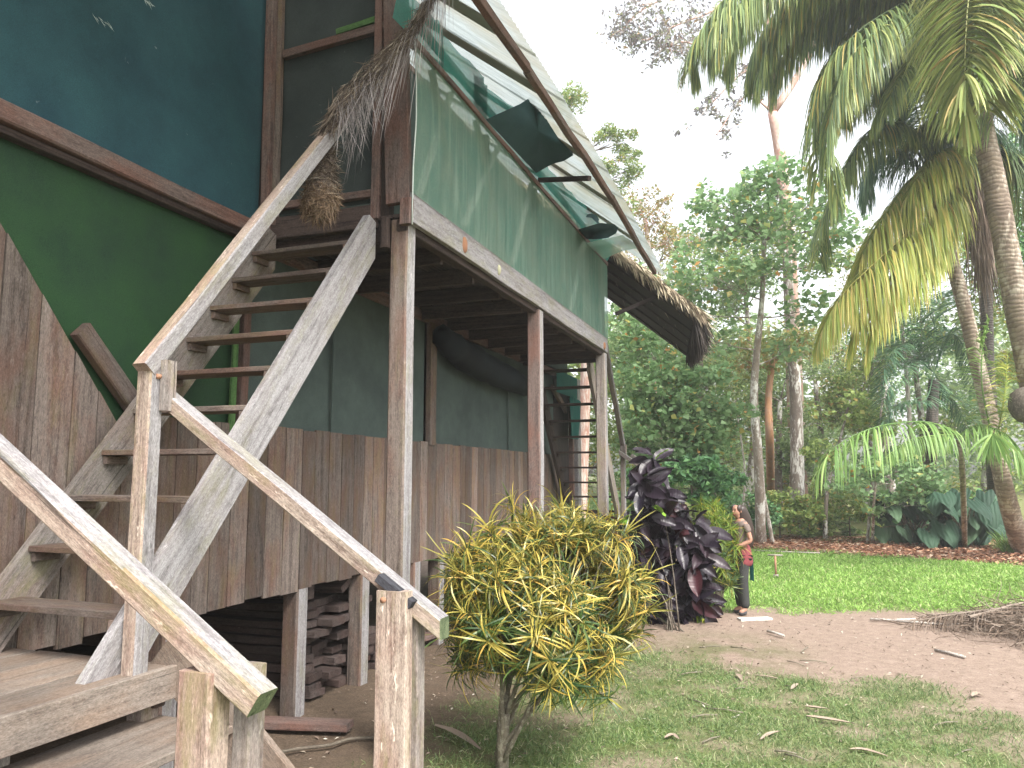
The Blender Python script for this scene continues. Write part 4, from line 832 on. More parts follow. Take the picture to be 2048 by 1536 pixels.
def bush(base, cen, rad, nsp, label, mats, cat='shrub', low=0.0, stems=9, **kw):
    root = thing('croton_bush', base, label, cat); c = Vector(cen); b = Vector(base); spots = []; g = Geo()
    fork = b + Vector((0.02, 0, 0.38))
    g.tube([b + Vector((0, 0, -.05)), b + Vector((0.01, 0, 0.2)), fork], [0.05, 0.042, 0.04], 9)
    for k in range(stems):
        a = 2 * math.pi * k / stems + random.uniform(-.3, .3); e = c + Vector((math.cos(a) * rad[0] * 0.45, math.sin(a) * rad[1] * 0.45, random.uniform(-.35, .1) * rad[2])); s0 = b + Vector((random.uniform(-.05, .05), random.uniform(-.05, .05), random.uniform(0.02, 0.4)))
        mid = s0.lerp(e, 0.5) + Vector((0, 0, -0.05)) * random.random(); P = spline([s0, mid, e], 8); g.tube(P, [0.020 - 0.0016 * i for i in range(8)], 6)
        for q in range(nsp // stems):
            ph = random.uniform(0, 2 * math.pi) if q % 3 else a + random.uniform(-.5, .5); u = random.uniform(-0.75, 1.0); r_ = random.uniform(0.62, 1.0) ** 0.6
            dd = Vector((math.cos(ph) * math.sqrt(max(0, 1 - u * u)), math.sin(ph) * math.sqrt(max(0, 1 - u * u)), u)); wob_ = (1 + 0.17 * math.sin(ph * 3 + u * 4)) * random.uniform(0.92, 1.12)
            p = c + Vector((dd.x * rad[0], dd.y * rad[1], dd.z * rad[2])) * r_ * wob_
            if p.z < b.z + 0.45: p.z = b.z + random.uniform(0.42, 0.75)
            dr = (dd + Vector((0, 0, 0.55)) + Vector((random.gauss(0, .25), random.gauss(0, .25), 0))).normalized()
            m = P[random.randint(4, 7)]; g.tube([m, m.lerp(p, 0.55) + Vector((0, 0, -.03)), p + dr * -0.02], [0.007, 0.005, 0.004], 4)
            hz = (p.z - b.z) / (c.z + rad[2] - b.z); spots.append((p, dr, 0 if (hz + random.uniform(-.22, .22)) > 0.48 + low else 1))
    g.obj('stems', 'stem', root); leafy_clusters(root, mats, spots, **kw); return root
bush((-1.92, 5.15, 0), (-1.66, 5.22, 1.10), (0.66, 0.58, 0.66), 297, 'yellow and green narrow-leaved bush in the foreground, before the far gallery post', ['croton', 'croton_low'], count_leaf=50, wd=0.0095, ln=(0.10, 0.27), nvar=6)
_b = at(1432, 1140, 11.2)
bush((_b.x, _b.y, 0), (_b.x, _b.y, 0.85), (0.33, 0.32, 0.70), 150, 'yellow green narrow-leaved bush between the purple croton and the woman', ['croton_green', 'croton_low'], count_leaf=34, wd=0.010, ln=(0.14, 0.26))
# purple-leaved croton
def broad_leaf_mesh(L, Wd, mat, bend, cup, nx=7, name='leaf'):
    V = []; nx = 9
    for i in range(nx + 1):
        t = i / nx; wv = Wd * 0.5 * (math.sin(math.pi * t ** 0.85) ** 0.62) if 0 < t < 1 else 0.006; zc = -bend * t * t * L
        for s in (-1, -0.5, 0, 0.5, 1): V.append((t * L, s * wv, zc + abs(s) * cup * Wd + 0.006 * math.sin(i * 2.3 + s * 2)))
    F_ = [[i * 5 + j, i * 5 + j + 1, (i + 1) * 5 + j + 1, (i + 1) * 5 + j] for i in range(nx) for j in range(4)]
    return mesh(name, V, F_, mat, True)
proot = thing('purple_croton', (-1.46, 10.35, 0), 'dark purple large-leaved croton bush behind the yellow bush', 'shrub')
lp = [broad_leaf_mesh(random.uniform(.30, .42), random.uniform(.15, .20), 'purple_leaf', random.uniform(.1, .5), random.uniform(.12, .3)) for _ in range(8)]
lg = broad_leaf_mesh(.28, .14, 'green_leaf', .3, .15)
outl = [(1320, 915, .10), (1300, 960, .12), (1325, 1000, .15), (1300, 1030, .2), (1350, 1030, .18), (1270, 1050, .2), (1320, 1080, .3), (1400, 1040, .16), (1415, 1060, .15), (1230, 1050, .14), (1245, 1090, .2), (1370, 1100, .3), (1300, 1120, .3), (1330, 1150, .3), (1400, 1110, .2), (1290, 1160, .2), (1350, 1190, .2), (1370, 1220, .16), (1300, 1200, .15), (1330, 1120, .3), (1415, 1085, .15), (1285, 1110, .22), (1390, 1160, .2), (1345, 1215, .18), (1290, 1090, .2), (1340, 975, .12), (1370, 1070, .2), (1310, 1165, .2), (1360, 1140, .2), (1340, 1225, .2), (1300, 1195, .2), (1395, 1195, .2), (1350, 1180, .25)]
g = Geo(); pb = Vector((-1.46, 10.35, 0)); PM = []
for oi_, (px, py, r_) in enumerate(outl):
    c = at(px - 14, py + 12, 10.55 + random.uniform(-.15, .25)); mid = pb.lerp(c, 0.5) + Vector((0, 0, -.1)); mid.x = pb.x + (c.x - pb.x) * 0.25
    if oi_ % 3 == 0: g.tube(spline([pb + Vector((random.uniform(-.14, .14), random.uniform(-.1, .1), 0)), mid, c], 7), [0.013, .011, .010, .008, .007, .006, .005], 5)
    for k in range(18):
        a = random.uniform(0, 2 * math.pi); e = random.uniform(-1.2, 0.8); d = Vector((math.cos(a) * math.cos(e), math.sin(a) * math.cos(e), math.sin(e)))
        p = c + d * random.uniform(0.0, r_ * 0.75) + Vector((0, 0, random.uniform(-.08, .1)))
        x_ = d; y_ = Vector((random.gauss(0, .8), random.gauss(-.7, .7), .6)).cross(x_).normalized(); z_ = x_.cross(y_)
        mt = Matrix((x_, y_, z_)).transposed().to_4x4(); mt.translation = p
        q_ = lp[random.randrange(8)]; mt = mt @ Matrix.Scale(random.uniform(.7, 1.05), 4)
        if k < 8: obj('leaf', q_, proot, mt)
        else: PM.append(([mt @ v.co for v in q_.vertices], [list(p_.vertices) for p_ in q_.polygons]))
for (px, py) in ((1312, 918), (1323, 1028), (1248, 1052), (1240, 1048), (1330, 1035)):
    mt = Matrix.Translation(at(px, py, 10.25)) @ Matrix.Rotation(random.uniform(0, 6.28), 4, 'Z') @ Matrix.Rotation(-0.9, 4, 'Y')
    obj('leaf', lg, proot, mt @ Matrix.Scale(random.uniform(.6, .85), 4))['label'] = 'fresh green leaf'
g.obj('stems', 'bark_dark', proot)
g = Geo()
for v_, f_ in PM: g.add(v_, f_)
g.obj('inner_leaves', 'purple_leaf', proot)['kind'] = 'stuff'

# ================================================================ WOMAN
def skin(name, nodes, edges, mat, parent, sub=2):
    me = bpy.data.meshes.new(name); me.from_pydata([n_[:3] for n_ in nodes], edges, []); o = bpy.data.objects.new(name, me); COL.objects.link(o)
    sk = o.modifiers.new('s', 'SKIN'); sk.use_smooth_shade = True
    for i, n_ in enumerate(nodes): v = me.skin_vertices[0].data[i]; v.radius = (n_[3], n_[4] if len(n_) > 4 else n_[3]); v.use_root = (i == 0)
    ss = o.modifiers.new('d', 'SUBSURF'); ss.levels = sub; ss.render_levels = sub
    bpy.context.view_layer.update(); dg = bpy.context.evaluated_depsgraph_get(); m2 = bpy.data.meshes.new_from_object(o.evaluated_get(dg)); m2.name = name
    bpy.data.objects.remove(o); m2.materials.clear(); m2.materials.append(M[mat]); m2.polygons.foreach_set('use_smooth', [True] * len(m2.polygons))
    ob = bpy.data.objects.new(name, m2); COL.objects.link(ob); ob.parent = parent; return ob
fp = on_z(1484, 1229, 0)
wm = Matrix.Translation(fp) @ Matrix.Rotation(R(212), 4, 'Z') @ Matrix.Scale(1.56 / 1.62, 4)
person = bpy.data.objects.new('person', None); link(person, None, wm)
tag(person, 'woman with long dark hair in a brown t-shirt and dark trousers, standing beyond the bushes', 'person')
# faces +X locally, left side +Y
body = [(0, 0, .90, .13, .15), (0.0, 0, 1.05, .105, .125), (-.01, 0, 1.22, .115, .15), (-.015, 0, 1.34, .09, .13), (0.0, 0, 1.42, .05, .05), (0.015, 0, 1.48, .055, .06), (0.02, 0, 1.545, .075, .085), (0.01, 0, 1.60, .05, .055),
        (0, .085, .84, .09), (.02, .09, .48, .06), (-.01, .095, .10, .04), (.10, .11, .035, .035), (0, -.085, .84, .09), (.0, -.09, .48, .06), (-.04, -.095, .10, .04), (.07, -.11, .035, .035),
        (-.015, .165, 1.345, .045), (-.07, .215, 1.10, .037), (.10, .15, 1.02, .028), (.16, .10, 1.03, .026),
        (-.015, -.165, 1.345, .045), (-.06, -.205, 1.10, .037), (.12, -.13, 1.04, .028), (.18, -.07, 1.05, .026)]
ed = [(0, 1), (1, 2), (2, 3), (3, 4), (4, 5), (5, 6), (6, 7), (0, 8), (8, 9), (9, 10), (10, 11), (0, 12), (12, 13), (13, 14), (14, 15), (3, 16), (16, 17), (17, 18), (18, 19), (3, 20), (20, 21), (21, 22), (22, 23)]
skin('body', body, ed, 'skin', person)
skin('t_shirt', [(0, 0, .98, .13, .145), (0.0, 0, 1.08, .115, .14), (-.01, 0, 1.22, .128, .165), (-.015, 0, 1.335, .10, .14), (0, 0, 1.385, .06, .065), (-.015, .165, 1.345, .06), (-.05, .20, 1.21, .055), (-.015, -.165, 1.345, .06), (-.045, -.195, 1.21, .055)], [(0, 1), (1, 2), (2, 3), (3, 4), (3, 5), (5, 6), (3, 7), (7, 8)], 'tee', person)
skin('tied_shirt', [(0, 0, 1.07, .135, .155), (0, 0, .95, .175, .20), (-.02, 0, .80, .18, .205), (-.03, 0, .68, .165, .20)], [(0, 1), (1, 2), (2, 3)], 'maroon', person)
skin('trousers', [(0, 0, .88, .12, .13), (0, .085, .80, .105), (.02, .09, .48, .085), (-.01, .095, .09, .072), (0, -.085, .80, .105), (0, -.09, .48, .085), (-.04, -.095, .09, .072)], [(0, 1), (1, 2), (2, 3), (0, 4), (4, 5), (5, 6)], 'trousers', person)
skin('shoe', [(-.03, .095, .05, .045), (.11, .11, .035, .04)], [(0, 1)], 'shoe', person, 1); skin('shoe', [(-.06, -.095, .05, .045), (.08, -.11, .035, .04)], [(0, 1)], 'shoe', person, 1)
skin('hair', [(-.002, 0, 1.61, .085, .095), (-.05, 0, 1.53, .085, .10), (-.09, 0, 1.42, .075, .12), (-.125, 0, 1.28, .065, .13), (-.145, 0, 1.12, .055, .12), (-.15, 0, 0.98, .03, .07)], [(0, 1), (1, 2), (2, 3), (3, 4), (4, 5)], 'hair', person)
for s in (-1, 1):
    for q in range(4):   # fingers closing on the bundle at the waist
        y0 = s * 0.11 if s > 0 else -0.08; zz = 1.055 - q * 0.018
        skin('finger', [(.165, y0, zz, .009), (.20, y0 - s * .02, zz - .004, .008), (.20, y0 - s * .045, zz - .008, .007)], [(0, 1), (1, 2)], 'skin', person, 1)
hd = Matrix.Translation((0.02, 0, 1.535)) @ Matrix.Rotation(R(22), 4, 'Z')
def hpart(name, V, F_, mat): o = bpy.data.objects.new(name, mesh(name, V, F_, mat, True)); COL.objects.link(o); o.parent = person; o.matrix_basis = hd; return o
def ell(c, r, n=8):
    V = [(c[0] + r[0] * math.sin(math.pi * j / n) * math.cos(2 * math.pi * i / n), c[1] + r[1] * math.sin(math.pi * j / n) * math.sin(2 * math.pi * i / n), c[2] + r[2] * math.cos(math.pi * j / n)) for j in range(n + 1) for i in range(n)]
    return V, [[j * n + i, (j + 1) * n + i, (j + 1) * n + (i + 1) % n, j * n + (i + 1) % n] for j in range(n) for i in range(n)]
hpart('face', *ell((0.022, 0, -0.005), (.068, .064, .092), 12), 'skin'); hpart('nose', *ell((.090, 0, -.012), (.016, .011, .02)), 'skin'); hpart('mouth', *ell((.080, 0, -.048), (.010, .022, .008)), 'lip')
for s in (-1, 1):
    hpart('eye', *ell((.080, s * .026, .012), (.007, .012, .006)), 'eye'); hpart('eyebrow', *ell((.079, s * .027, .030), (.008, .017, .004)), 'hair'); hpart('ear', *ell((.0, s * .070, -.005), (.014, .010, .024)), 'skin')
    hpart('hair_side', *ell((.0, s * .052, .035), (.062, .030, .065)), 'hair')
V = [(-.155 + .03 * math.sin(i), .0 + i * .04, .86 - j * .09 + .01 * math.sin(i * 2 + j)) for j in range(5) for i in range(4)]
hc = bpy.data.objects.new('hanging_cloth', mesh('hanging_cloth', V, [[j * 4 + i, j * 4 + i + 1, (j + 1) * 4 + i + 1, (j + 1) * 4 + i] for j in range(4) for i in range(3)], 'teal_cloth', True)); COL.objects.link(hc); hc.parent = person
# sprinkler on the lawn
sp = on_z(1552, 1155, 0); sr = thing('sprinkler', sp, 'small rusty t-shaped water pipe standing on the lawn', 'sprinkler')
g = Geo(); g.tube([sp, sp + Vector((0, 0, .42))], 0.02, 8).obj('pipe', 'rust', sr); Geo().tube([sp + Vector((-.14, 0, .43)), sp + Vector((.14, .03, .43))], 0.016, 8).obj('cross_pipe', 'metal', sr)
Geo().tube([sp, sp + Vector((0, 0, .06))], 0.05, 8).obj('base', 'metal', sr)

# ================================================================ PALMS
def frond(name, P, parent, mat, ln=1.2, wd=0.028, n=None, droop=2.8, spread=1.0, hang=0.25, rad=0.025, r0=0.08):
    pts = spline(P, 40); A = np.array([tuple(p) for p in pts]); L = np.linalg.norm(np.diff(A, axis=0), axis=1).sum()
    n = n or int(L * 74); tan = np.gradient(A, axis=0); tan /= np.linalg.norm(tan, axis=1)[:, None]
    t = np.sort(rng.uniform(r0, 1.0, n)); idx = np.clip((t * 39).astype(int), 0, 39); sgn = np.where(np.arange(n) % 2 == 0, 1.0, -1.0)
    T = tan[idx]; sd_ = np.cross(T, np.array([0, 0, 1.0])[None]); sd_ /= np.linalg.norm(sd_, axis=1)[:, None] + 1e-6
    upv = np.cross(sd_, T); d = sd_ * (sgn * spread)[:, None] + T * 0.65 + upv * hang + rng.normal(0, 0.13, (n, 3))
    ll = 1.22 * ln * np.sin(np.clip(0.22 + t * 0.78, 0, 1) * math.pi * 0.93) ** 0.55 * rng.uniform(.8, 1.12, n)
    V1 = ribbons(A[idx], d, ll, wd * rng.uniform(.75, 1.2, n), droop * rng.uniform(.7, 1.3, n), seg=5, side=np.cross(d, np.array([0, 0, 1.0])[None]) + rng.normal(0, .35, (n, 3)))
    rad_ = [rad * (1 - 0.8 * i / 19) for i in range(20)]; V2, F2 = tube_geo([pts[int(i * 39 / 19)] for i in range(20)], rad_, 4)
    F3 = [];
    for f in F2[:-2]: F3 += [(f[0], f[1], f[2]), (f[0], f[2], f[3])]
    return npgeo(name, [V1, (np.array([tuple(v) for v in V2]), np.array(F3))], mat, parent)
def px(l): return [at(a, b, c) for a, b, c in l]
def trunk(name, P, rad, mat, parent, sides=12, n=24, knob=0.04):
    pts = spline(P, n); rr = np.interp(np.linspace(0, 1, n), np.linspace(0, 1, len(rad)), rad); g = Geo()
    V, F_ = tube_geo(pts, [r_ * (1 + random.uniform(-knob, knob)) for r_ in rr], sides); g.add(V, F_); return g.obj(name, mat, parent)
pa = thing('palm_tree', on_z(2046, 1112, 0), 'leaning slender palm at the right edge with pale ringed trunk', 'palm tree')
trunk('trunk', [on_z(2046, 1112, -0.1)] + px([(2010, 980, 18.3), (1985, 860, 18.2), (1958, 740, 18.1), (1930, 620, 18), (1900, 510, 18), (1872, 430, 18), (1850, 340, 18)]), [0.25, 0.2, 0.18, 0.17, 0.16, 0.15, 0.14, .13], 'bark_palm', pa, n=60, knob=0.02)
def crown_fronds(parent, fl, twin=0):
    for (P, mt, kw) in fl:
        frond('frond', px(P), parent, mt, **kw)
        for q in range(twin):
            dx, dy, dd = random.uniform(-45, 45), random.uniform(-40, 45), random.uniform(-.9, .9); m = len(P) - 1
            frond('frond', px([(a + dx * i / m, b + dy * i / m, c + dd * i / m) for i, (a, b, c) in enumerate(P)]), parent, mt, **kw)
D = 17.8
crown_fronds(pa, twin=1, fl=[
 ([(1850, 330, D), (1800, 250, D - .5), (1740, 260, D - 1), (1690, 340, D - 1.2), (1650, 430, D - 1.2), (1640, 500, D - 1)], 'palm_green', dict(ln=0.9)),
 ([(1855, 330, D), (1830, 210, D), (1790, 140, D - .5), (1730, 160, D - 1), (1680, 240, D - 1.4)], 'palm_green', dict(ln=1.2)),
 ([(1850, 340, D), (1780, 300, D), (1740, 330, D), (1725, 400, D)], 'palm_dark', dict(ln=0.9)),
 ([(1850, 330, D), (1900, 240, D), (1960, 250, D), (2010, 330, D)], 'palm_dark', dict(ln=1.1)),
 ([(1850, 330, D), (1850, 210, D + 1), (1870, 100, D + 2), (1900, 60, D + 3)], 'palm_dark', dict(ln=1.2))])
pb2 = thing('palm_tree', on_z(2105, 1095, 0), 'thick palm with knobbly tan trunk leaving the right edge, crown of drooping green fronds', 'palm tree')
trunk('trunk', [on_z(2105, 1095, -0.1)] + px([(2080, 900, 17), (2062, 760, 16.5), (2035, 620, 16.2), (2010, 480, 16), (1988, 360, 16), (1968, 270, 16), (1956, 190, 16)]), [0.28, .25, .24, .24, .23, .22, .21, .20], 'bark_palm', pb2, n=60, knob=0.025)
D = 16.0; T0 = (1952, 165, D)
crown_fronds(pb2, twin=1, fl=[
 ([T0, (1850, -90, D), (1720, -120, D - .5), (1580, -60, D - .8), (1490, 40, D - 1), (1455, 130, D - 1)], 'palm_green', dict(ln=1.25)),
 ([T0, (1840, -60, D), (1720, -90, D - .2), (1600, -20, D), (1530, 60, D), (1495, 160, D)], 'palm_green', dict(ln=1.2)),
 ([T0, (1860, -40, D), (1760, -40, D + .3), (1660, 10, D + .6), (1580, 90, D + .8), (1545, 180, D + .8)], 'palm_green', dict(ln=1.2)),
 ([T0, (1880, -20, D), (1800, 10, D - .5), (1720, 60, D - 1), (1660, 130, D - 1), (1630, 250, D - 1), (1640, 370, D - 1)], 'palm_green', dict(ln=1.1)),
 ([T0, (1870, -60, D), (1780, -70, D + .5), (1700, -10, D + .8), (1640, 50, D + 1)], 'palm_dark', dict(ln=1.2)),
 ([T0, (1880, 0, D), (1820, 20, D - .5), (1760, 70, D - 1), (1710, 150, D - 1.3), (1690, 230, D - 1.3)], 'palm_green', dict(ln=1.1)),
 ([T0, (1900, 60, D), (1850, 90, D - .6), (1800, 150, D - 1), (1770, 220, D - 1.2)], 'palm_green', dict(ln=1.0)),
 ([T0, (1950, -120, D - 1), (1945, -60, D - 2.2), (1935, 20, D - 2.8), (1930, 120, D - 3.1), (1930, 240, D - 3.2)], 'palm_pale', dict(ln=1.35, spread=1.25, droop=1.3, wd=0.055, hang=0.3)),
 ([T0, (1860, -80, D), (1740, -100, D + .3), (1620, -40, D + .3), (1530, 60, D + .2), (1500, 150, D + .2)], 'palm_green', dict(ln=1.3)),
 ([T0, (1880, -30, D), (1790, -20, D + .5), (1700, 60, D + .6), (1640, 160, D + .6), (1625, 280, D + .6)], 'palm_green', dict(ln=1.2)),
 ([T0, (1890, 20, D), (1840, 60, D + .5), (1790, 130, D + .7), (1760, 250, D + .7)], 'palm_dark', dict(ln=1.2)),
 ([T0, (1850, -120, D), (1700, -150, D - .5), (1540, -90, D - 1), (1440, 30, D - 1.4), (1420, 110, D - 1.4)], 'palm_green', dict(ln=1.1)),
 ([T0, (2020, -60, D), (2100, -60, D), (2180, 60, D)], 'palm_green', dict(ln=1.2)),
 ([T0, (2000, 20, D), (2050, 40, D + .5), (2090, 140, D + .5)], 'palm_dark', dict(ln=1.2)),
 ([T0, (1970, -100, D + 1), (2020, -140, D + 2), (2080, -100, D + 3)], 'palm_green', dict(ln=1.2)),
 ([T0, (1900, -120, D + 1), (1840, -160, D + 2), (1760, -130, D + 3), (1700, -60, D + 3.5)], 'palm_green', dict(ln=1.3)),
 ([T0, (1930, 0, D + .5), (1900, 60, D + 1), (1870, 150, D + 1)], 'palm_dark', dict(ln=1.2)),
 ([T0, (1960, 20, D + .5), (1990, 80, D + 1), (2010, 180, D + 1)], 'palm_green', dict(ln=1.2)),
 ([T0, (1990, 40, D - .5), (2030, 90, D - .6), (2050, 180, D - .6)], 'palm_green', dict(ln=1.1)),
 ([T0, (1900, 40, D - .3), (1880, 120, D - .4), (1880, 220, D - .4)], 'palm_green', dict(ln=1.1)),
 ([T0, (1960, 80, D - .6), (1975, 150, D - .9), (1990, 250, D - .9)], 'palm_green', dict(ln=1.0)),
 ([T0, (2010, 60, D + 1), (2060, 150, D + 1.2), (2080, 300, D + 1.2)], 'palm_dark', dict(ln=1.2))])
pc = thing('palm_tree', on_z(1990, 1075, 0), 'palm with yellow-green drooping fronds hanging between the two ringed trunks', 'palm tree')
trunk('trunk', [on_z(1990, 1075, -0.1)] + px([(1985, 900, 21), (1975, 700, 20.5), (1972, 500, 20), (1968, 380, 19.5), (1965, 290, 19)]), [0.2, .17, .16, .15, .14, .13], 'bark_palm_dark', pc)
D = 17.2; T1 = (1960, 300, 18.5)
crown_fronds(pc, twin=1, fl=[
 ([T1, (1905, 295, D), (1865, 315, D - .3), (1825, 370, D - .5), (1805, 420, D - .5)], 'palm_yellow', dict(ln=1.1)),
 ([T1, (1900, 320, D), (1830, 350, D), (1770, 430, D - .3), (1725, 510, D - .5), (1710, 590, D - .6)], 'palm_yellow', dict(ln=1.15)),
 ([T1, (1900, 370, D), (1830, 450, D - .5), (1745, 530, D - 1), (1680, 595, D - 1.2), (1640, 670, D - 1.3)], 'palm_yellow', dict(ln=1.25)),
 ([T1, (1900, 380, D), (1850, 460, D), (1820, 560, D)], 'palm_yellow', dict(ln=1.0)),
 ([T1, (1930, 310, D), (1905, 380, D), (1890, 470, D)], 'palm_green', dict(ln=0.9)),
 ([T1, (1910, 400, D), (1850, 490, D - .5), (1790, 550, D - .8), (1730, 620, D - 1), (1700, 700, D - 1)], 'palm_yellow', dict(ln=1.0)),
 ([T1, (2000, 290, D), (2050, 350, D), (2080, 450, D)], 'palm_green', dict(ln=1.1)),
 ([T1, (1930, 230, D), (1890, 240, D), (1860, 280, D)], 'palm_green', dict(ln=.9))])
# dead hanging leaves of the same palm
n = 520; c0 = np.array(tuple(at(1945, 320, 17))); S = c0[None] + rng.normal(0, 0.12, (n, 3)) + np.array([0, 0, -1])[None] * rng.uniform(0, 1.9, n)[:, None]
o = npgeo('dead_leaves', [ribbons(S, np.tile([0.05, 0, -1.0], (n, 1)) + rng.normal(0, 0.10, (n, 3)), rng.uniform(.7, 1.9, n), 0.022, 0.3, seg=4)], 'dead_frond', pc); o['kind'] = 'stuff'
pd = thing('palm_tree', on_z(1930, 1118, 0), 'young palm whose bright green arching frond droops over the forest edge', 'palm tree')
D = 15.5
trunk('trunk', [on_z(1930, 1100, -.1)] + px([(1925, 950, 17), (1918, 880, 16.8)]), [0.07, .06, .05], 'bark_palm', pd)
crown_fronds(pd, [
 ([(1918, 870, 16.8), (1860, 845, 16.3), (1780, 848, D), (1710, 870, D - .3), (1660, 905, D - .5), (1635, 950, D - .5)], 'palm_lime', dict(ln=1.0, wd=.034, n=110, droop=3.4, hang=.5)),
 ([(1918, 870, 16.8), (1880, 870, 16.8), (1820, 880, 16.5), (1770, 915, 16.2)], 'palm_lime', dict(ln=.5)),
 ([(1918, 870, 16.8), (1960, 850, 16.5), (2010, 870, 16), (2045, 920, 15.8)], 'palm_lime', dict(ln=.9)),
 ([(1990, 900, 16.4), (1965, 780, 16.4), (1965, 700, 16.4), (1978, 640, 16.4)], 'palm_lime', dict(ln=.55, droop=1.0)),
 ([(1990, 900, 16.4), (2010, 780, 16.3), (2015, 700, 16.3)], 'palm_yellow', dict(ln=.5, droop=1.0))])
n = 46; a = np.linspace(-2.6, -0.1, n); c0 = np.array(tuple(at(1985, 868, 15.6))); d = -np.cos(a)[:, None] * np.array(tuple(RT))[None] * -1 + np.sin(a)[:, None] * np.array([0, 0, 1.0])[None] * 1.0 + rng.normal(0, .12, (n, 3))
npgeo('frond', [ribbons(np.tile(c0, (n, 1)), d, rng.uniform(.45, .75, n), .05, .8, seg=4)], 'palm_lime', pd)
pe = thing('palm_tree', on_z(1860, 1062, 0), 'dark spiky palm crown behind the leaning trunk', 'palm tree')
trunk('trunk', [on_z(1860, 1062, -.1)] + px([(1862, 900, 24), (1868, 760, 24)]), [.2, .18, .16], 'bark_palm_dark', pe)
T2 = (1868, 745, 24)
crown_fronds(pe, [([T2, (1820, 690, 24), (1780, 710, 23.5), (1755, 790, 23.2)], 'palm_dark', dict(ln=.8, droop=.6)), ([T2, (1830, 720, 24), (1790, 750, 23), (1760, 820, 22.6)], 'palm_dark', dict(ln=.8, droop=.6)), ([T2, (1840, 650, 24), (1800, 640, 24), (1770, 680, 24)], 'palm_dark', dict(ln=.8, droop=.6)),
 ([T2, (1900, 670, 24), (1930, 700, 24), (1950, 780, 24)], 'palm_dark', dict(ln=.8, droop=.6)), ([T2, (1870, 640, 24), (1880, 600, 24.5), (1900, 580, 25)], 'palm_dark', dict(ln=.8, droop=.6)), ([T2, (1850, 800, 23), (1800, 810, 22.8), (1760, 850, 22.6)], 'palm_dark', dict(ln=.8, droop=.6)), ([T2, (1890, 780, 24), (1920, 820, 24), (1940, 880, 24)], 'palm_dark', dict(ln=.8, droop=.6))])
# termite nest on the thick trunk
tag(blob('termite_nest', at(2050, 810, 15.9), (.32, .3, .38), 'bark_dark', None), 'dark brown termite nest on the trunk at the right edge', 'termite nest')

# ================================================================ FOREST
def blobpts(c, r, n, flat_=0.75):
    d = rng.normal(size=(n, 3)); d /= np.linalg.norm(d, axis=1)[:, None]; rr = r * rng.uniform(0.25, 1.0, n) ** 0.5
    p = d * rr[:, None]; p[:, 2] *= flat_; return np.array(tuple(c))[None] + p
DENS = 1.8
def tree(label, base, tr, blobs, bmat, lmat, leaf, trad, cat='tree', name='tree', twigs=True, aspect=.6, clump=None, tilt=.7, droop=.3):
    """tr: trunk points; blobs: (centre, radius, leaves)"""
    root = thing(name, base, label, cat); T = spline(tr, 16) if len(tr) > 1 else tr
    g = Geo(); g.tube(T, list(np.linspace(trad[0], trad[1], len(T))), 8)
    P = []
    for (c, r, n) in blobs:
        c = Vector(c); k = min(range(len(T)), key=lambda i: (T[i] - c).length + (3 if T[i].z > c.z - 0.2 else 0)); s = T[k]
        rb = max(0.012, trad[1] * 0.5); mid = s.lerp(c, .5) + Vector((random.gauss(0, .15), random.gauss(0, .15), -.1)) * r
        B = spline([s, mid, c], 7); g.tube(B, [rb * (1 - .12 * i) for i in range(7)], 5)
        n = int(n * DENS); nc = clump or max(8, int(r * 15)); cc = blobpts(c, r, nc, .8)
        for q in cc:
            if twigs: g.tube([B[random.randint(3, 6)], Vector(q)], [rb * .35, rb * .12], 3)
            m = max(3, n // nc); P.append(blobpts(q, r * .55, m, .65))
    g.obj('trunk', bmat, root); VF = leafcloud(np.concatenate(P), leaf, aspect, tilt, droop)
    npgeo('crown', [VF], lmat, root); return root
def B(px_, py_, d, r, n): return (at(px_, py_, d), r, n)
# tree 1: light green broad-leaved tree with pale spotted trunk
D = 22.8
tree('pale spotted trunk tree with light green broad leaves, nearest of the forest edge', on_z(1522, 1092, 0), [on_z(1522, 1092, -.1)] + px([(1518, 940, D), (1508, 800, D), (1514, 700, D), (1524, 600, D), (1528, 480, D)]),
     [B(*b) for b in ((1500, 420, D, 1.1, 260), (1440, 460, D, 1.1, 260), (1590, 430, D, 1.1, 260), (1560, 360, D, .8, 161), (1490, 365, D, .7, 148), (1420, 400, D, .6, 99), (1400, 550, D, 1.1, 223), (1640, 480, D, 1.0, 198), (1460, 560, D - .6, 1.0, 223), (1560, 520, D - .6, 1.1, 235), (1350, 620, D, 1.0, 198), (1610, 620, D, .8, 136), (1640, 390, D, .7, 99), (1420, 680, D, 1.0, 148), (1580, 690, D, .7, 86), (1690, 440, D + .5, .7, 80))], 'bark_pale', 'leaf_broad', 0.20, (0.16, 0.06), aspect=.8, droop=.6)
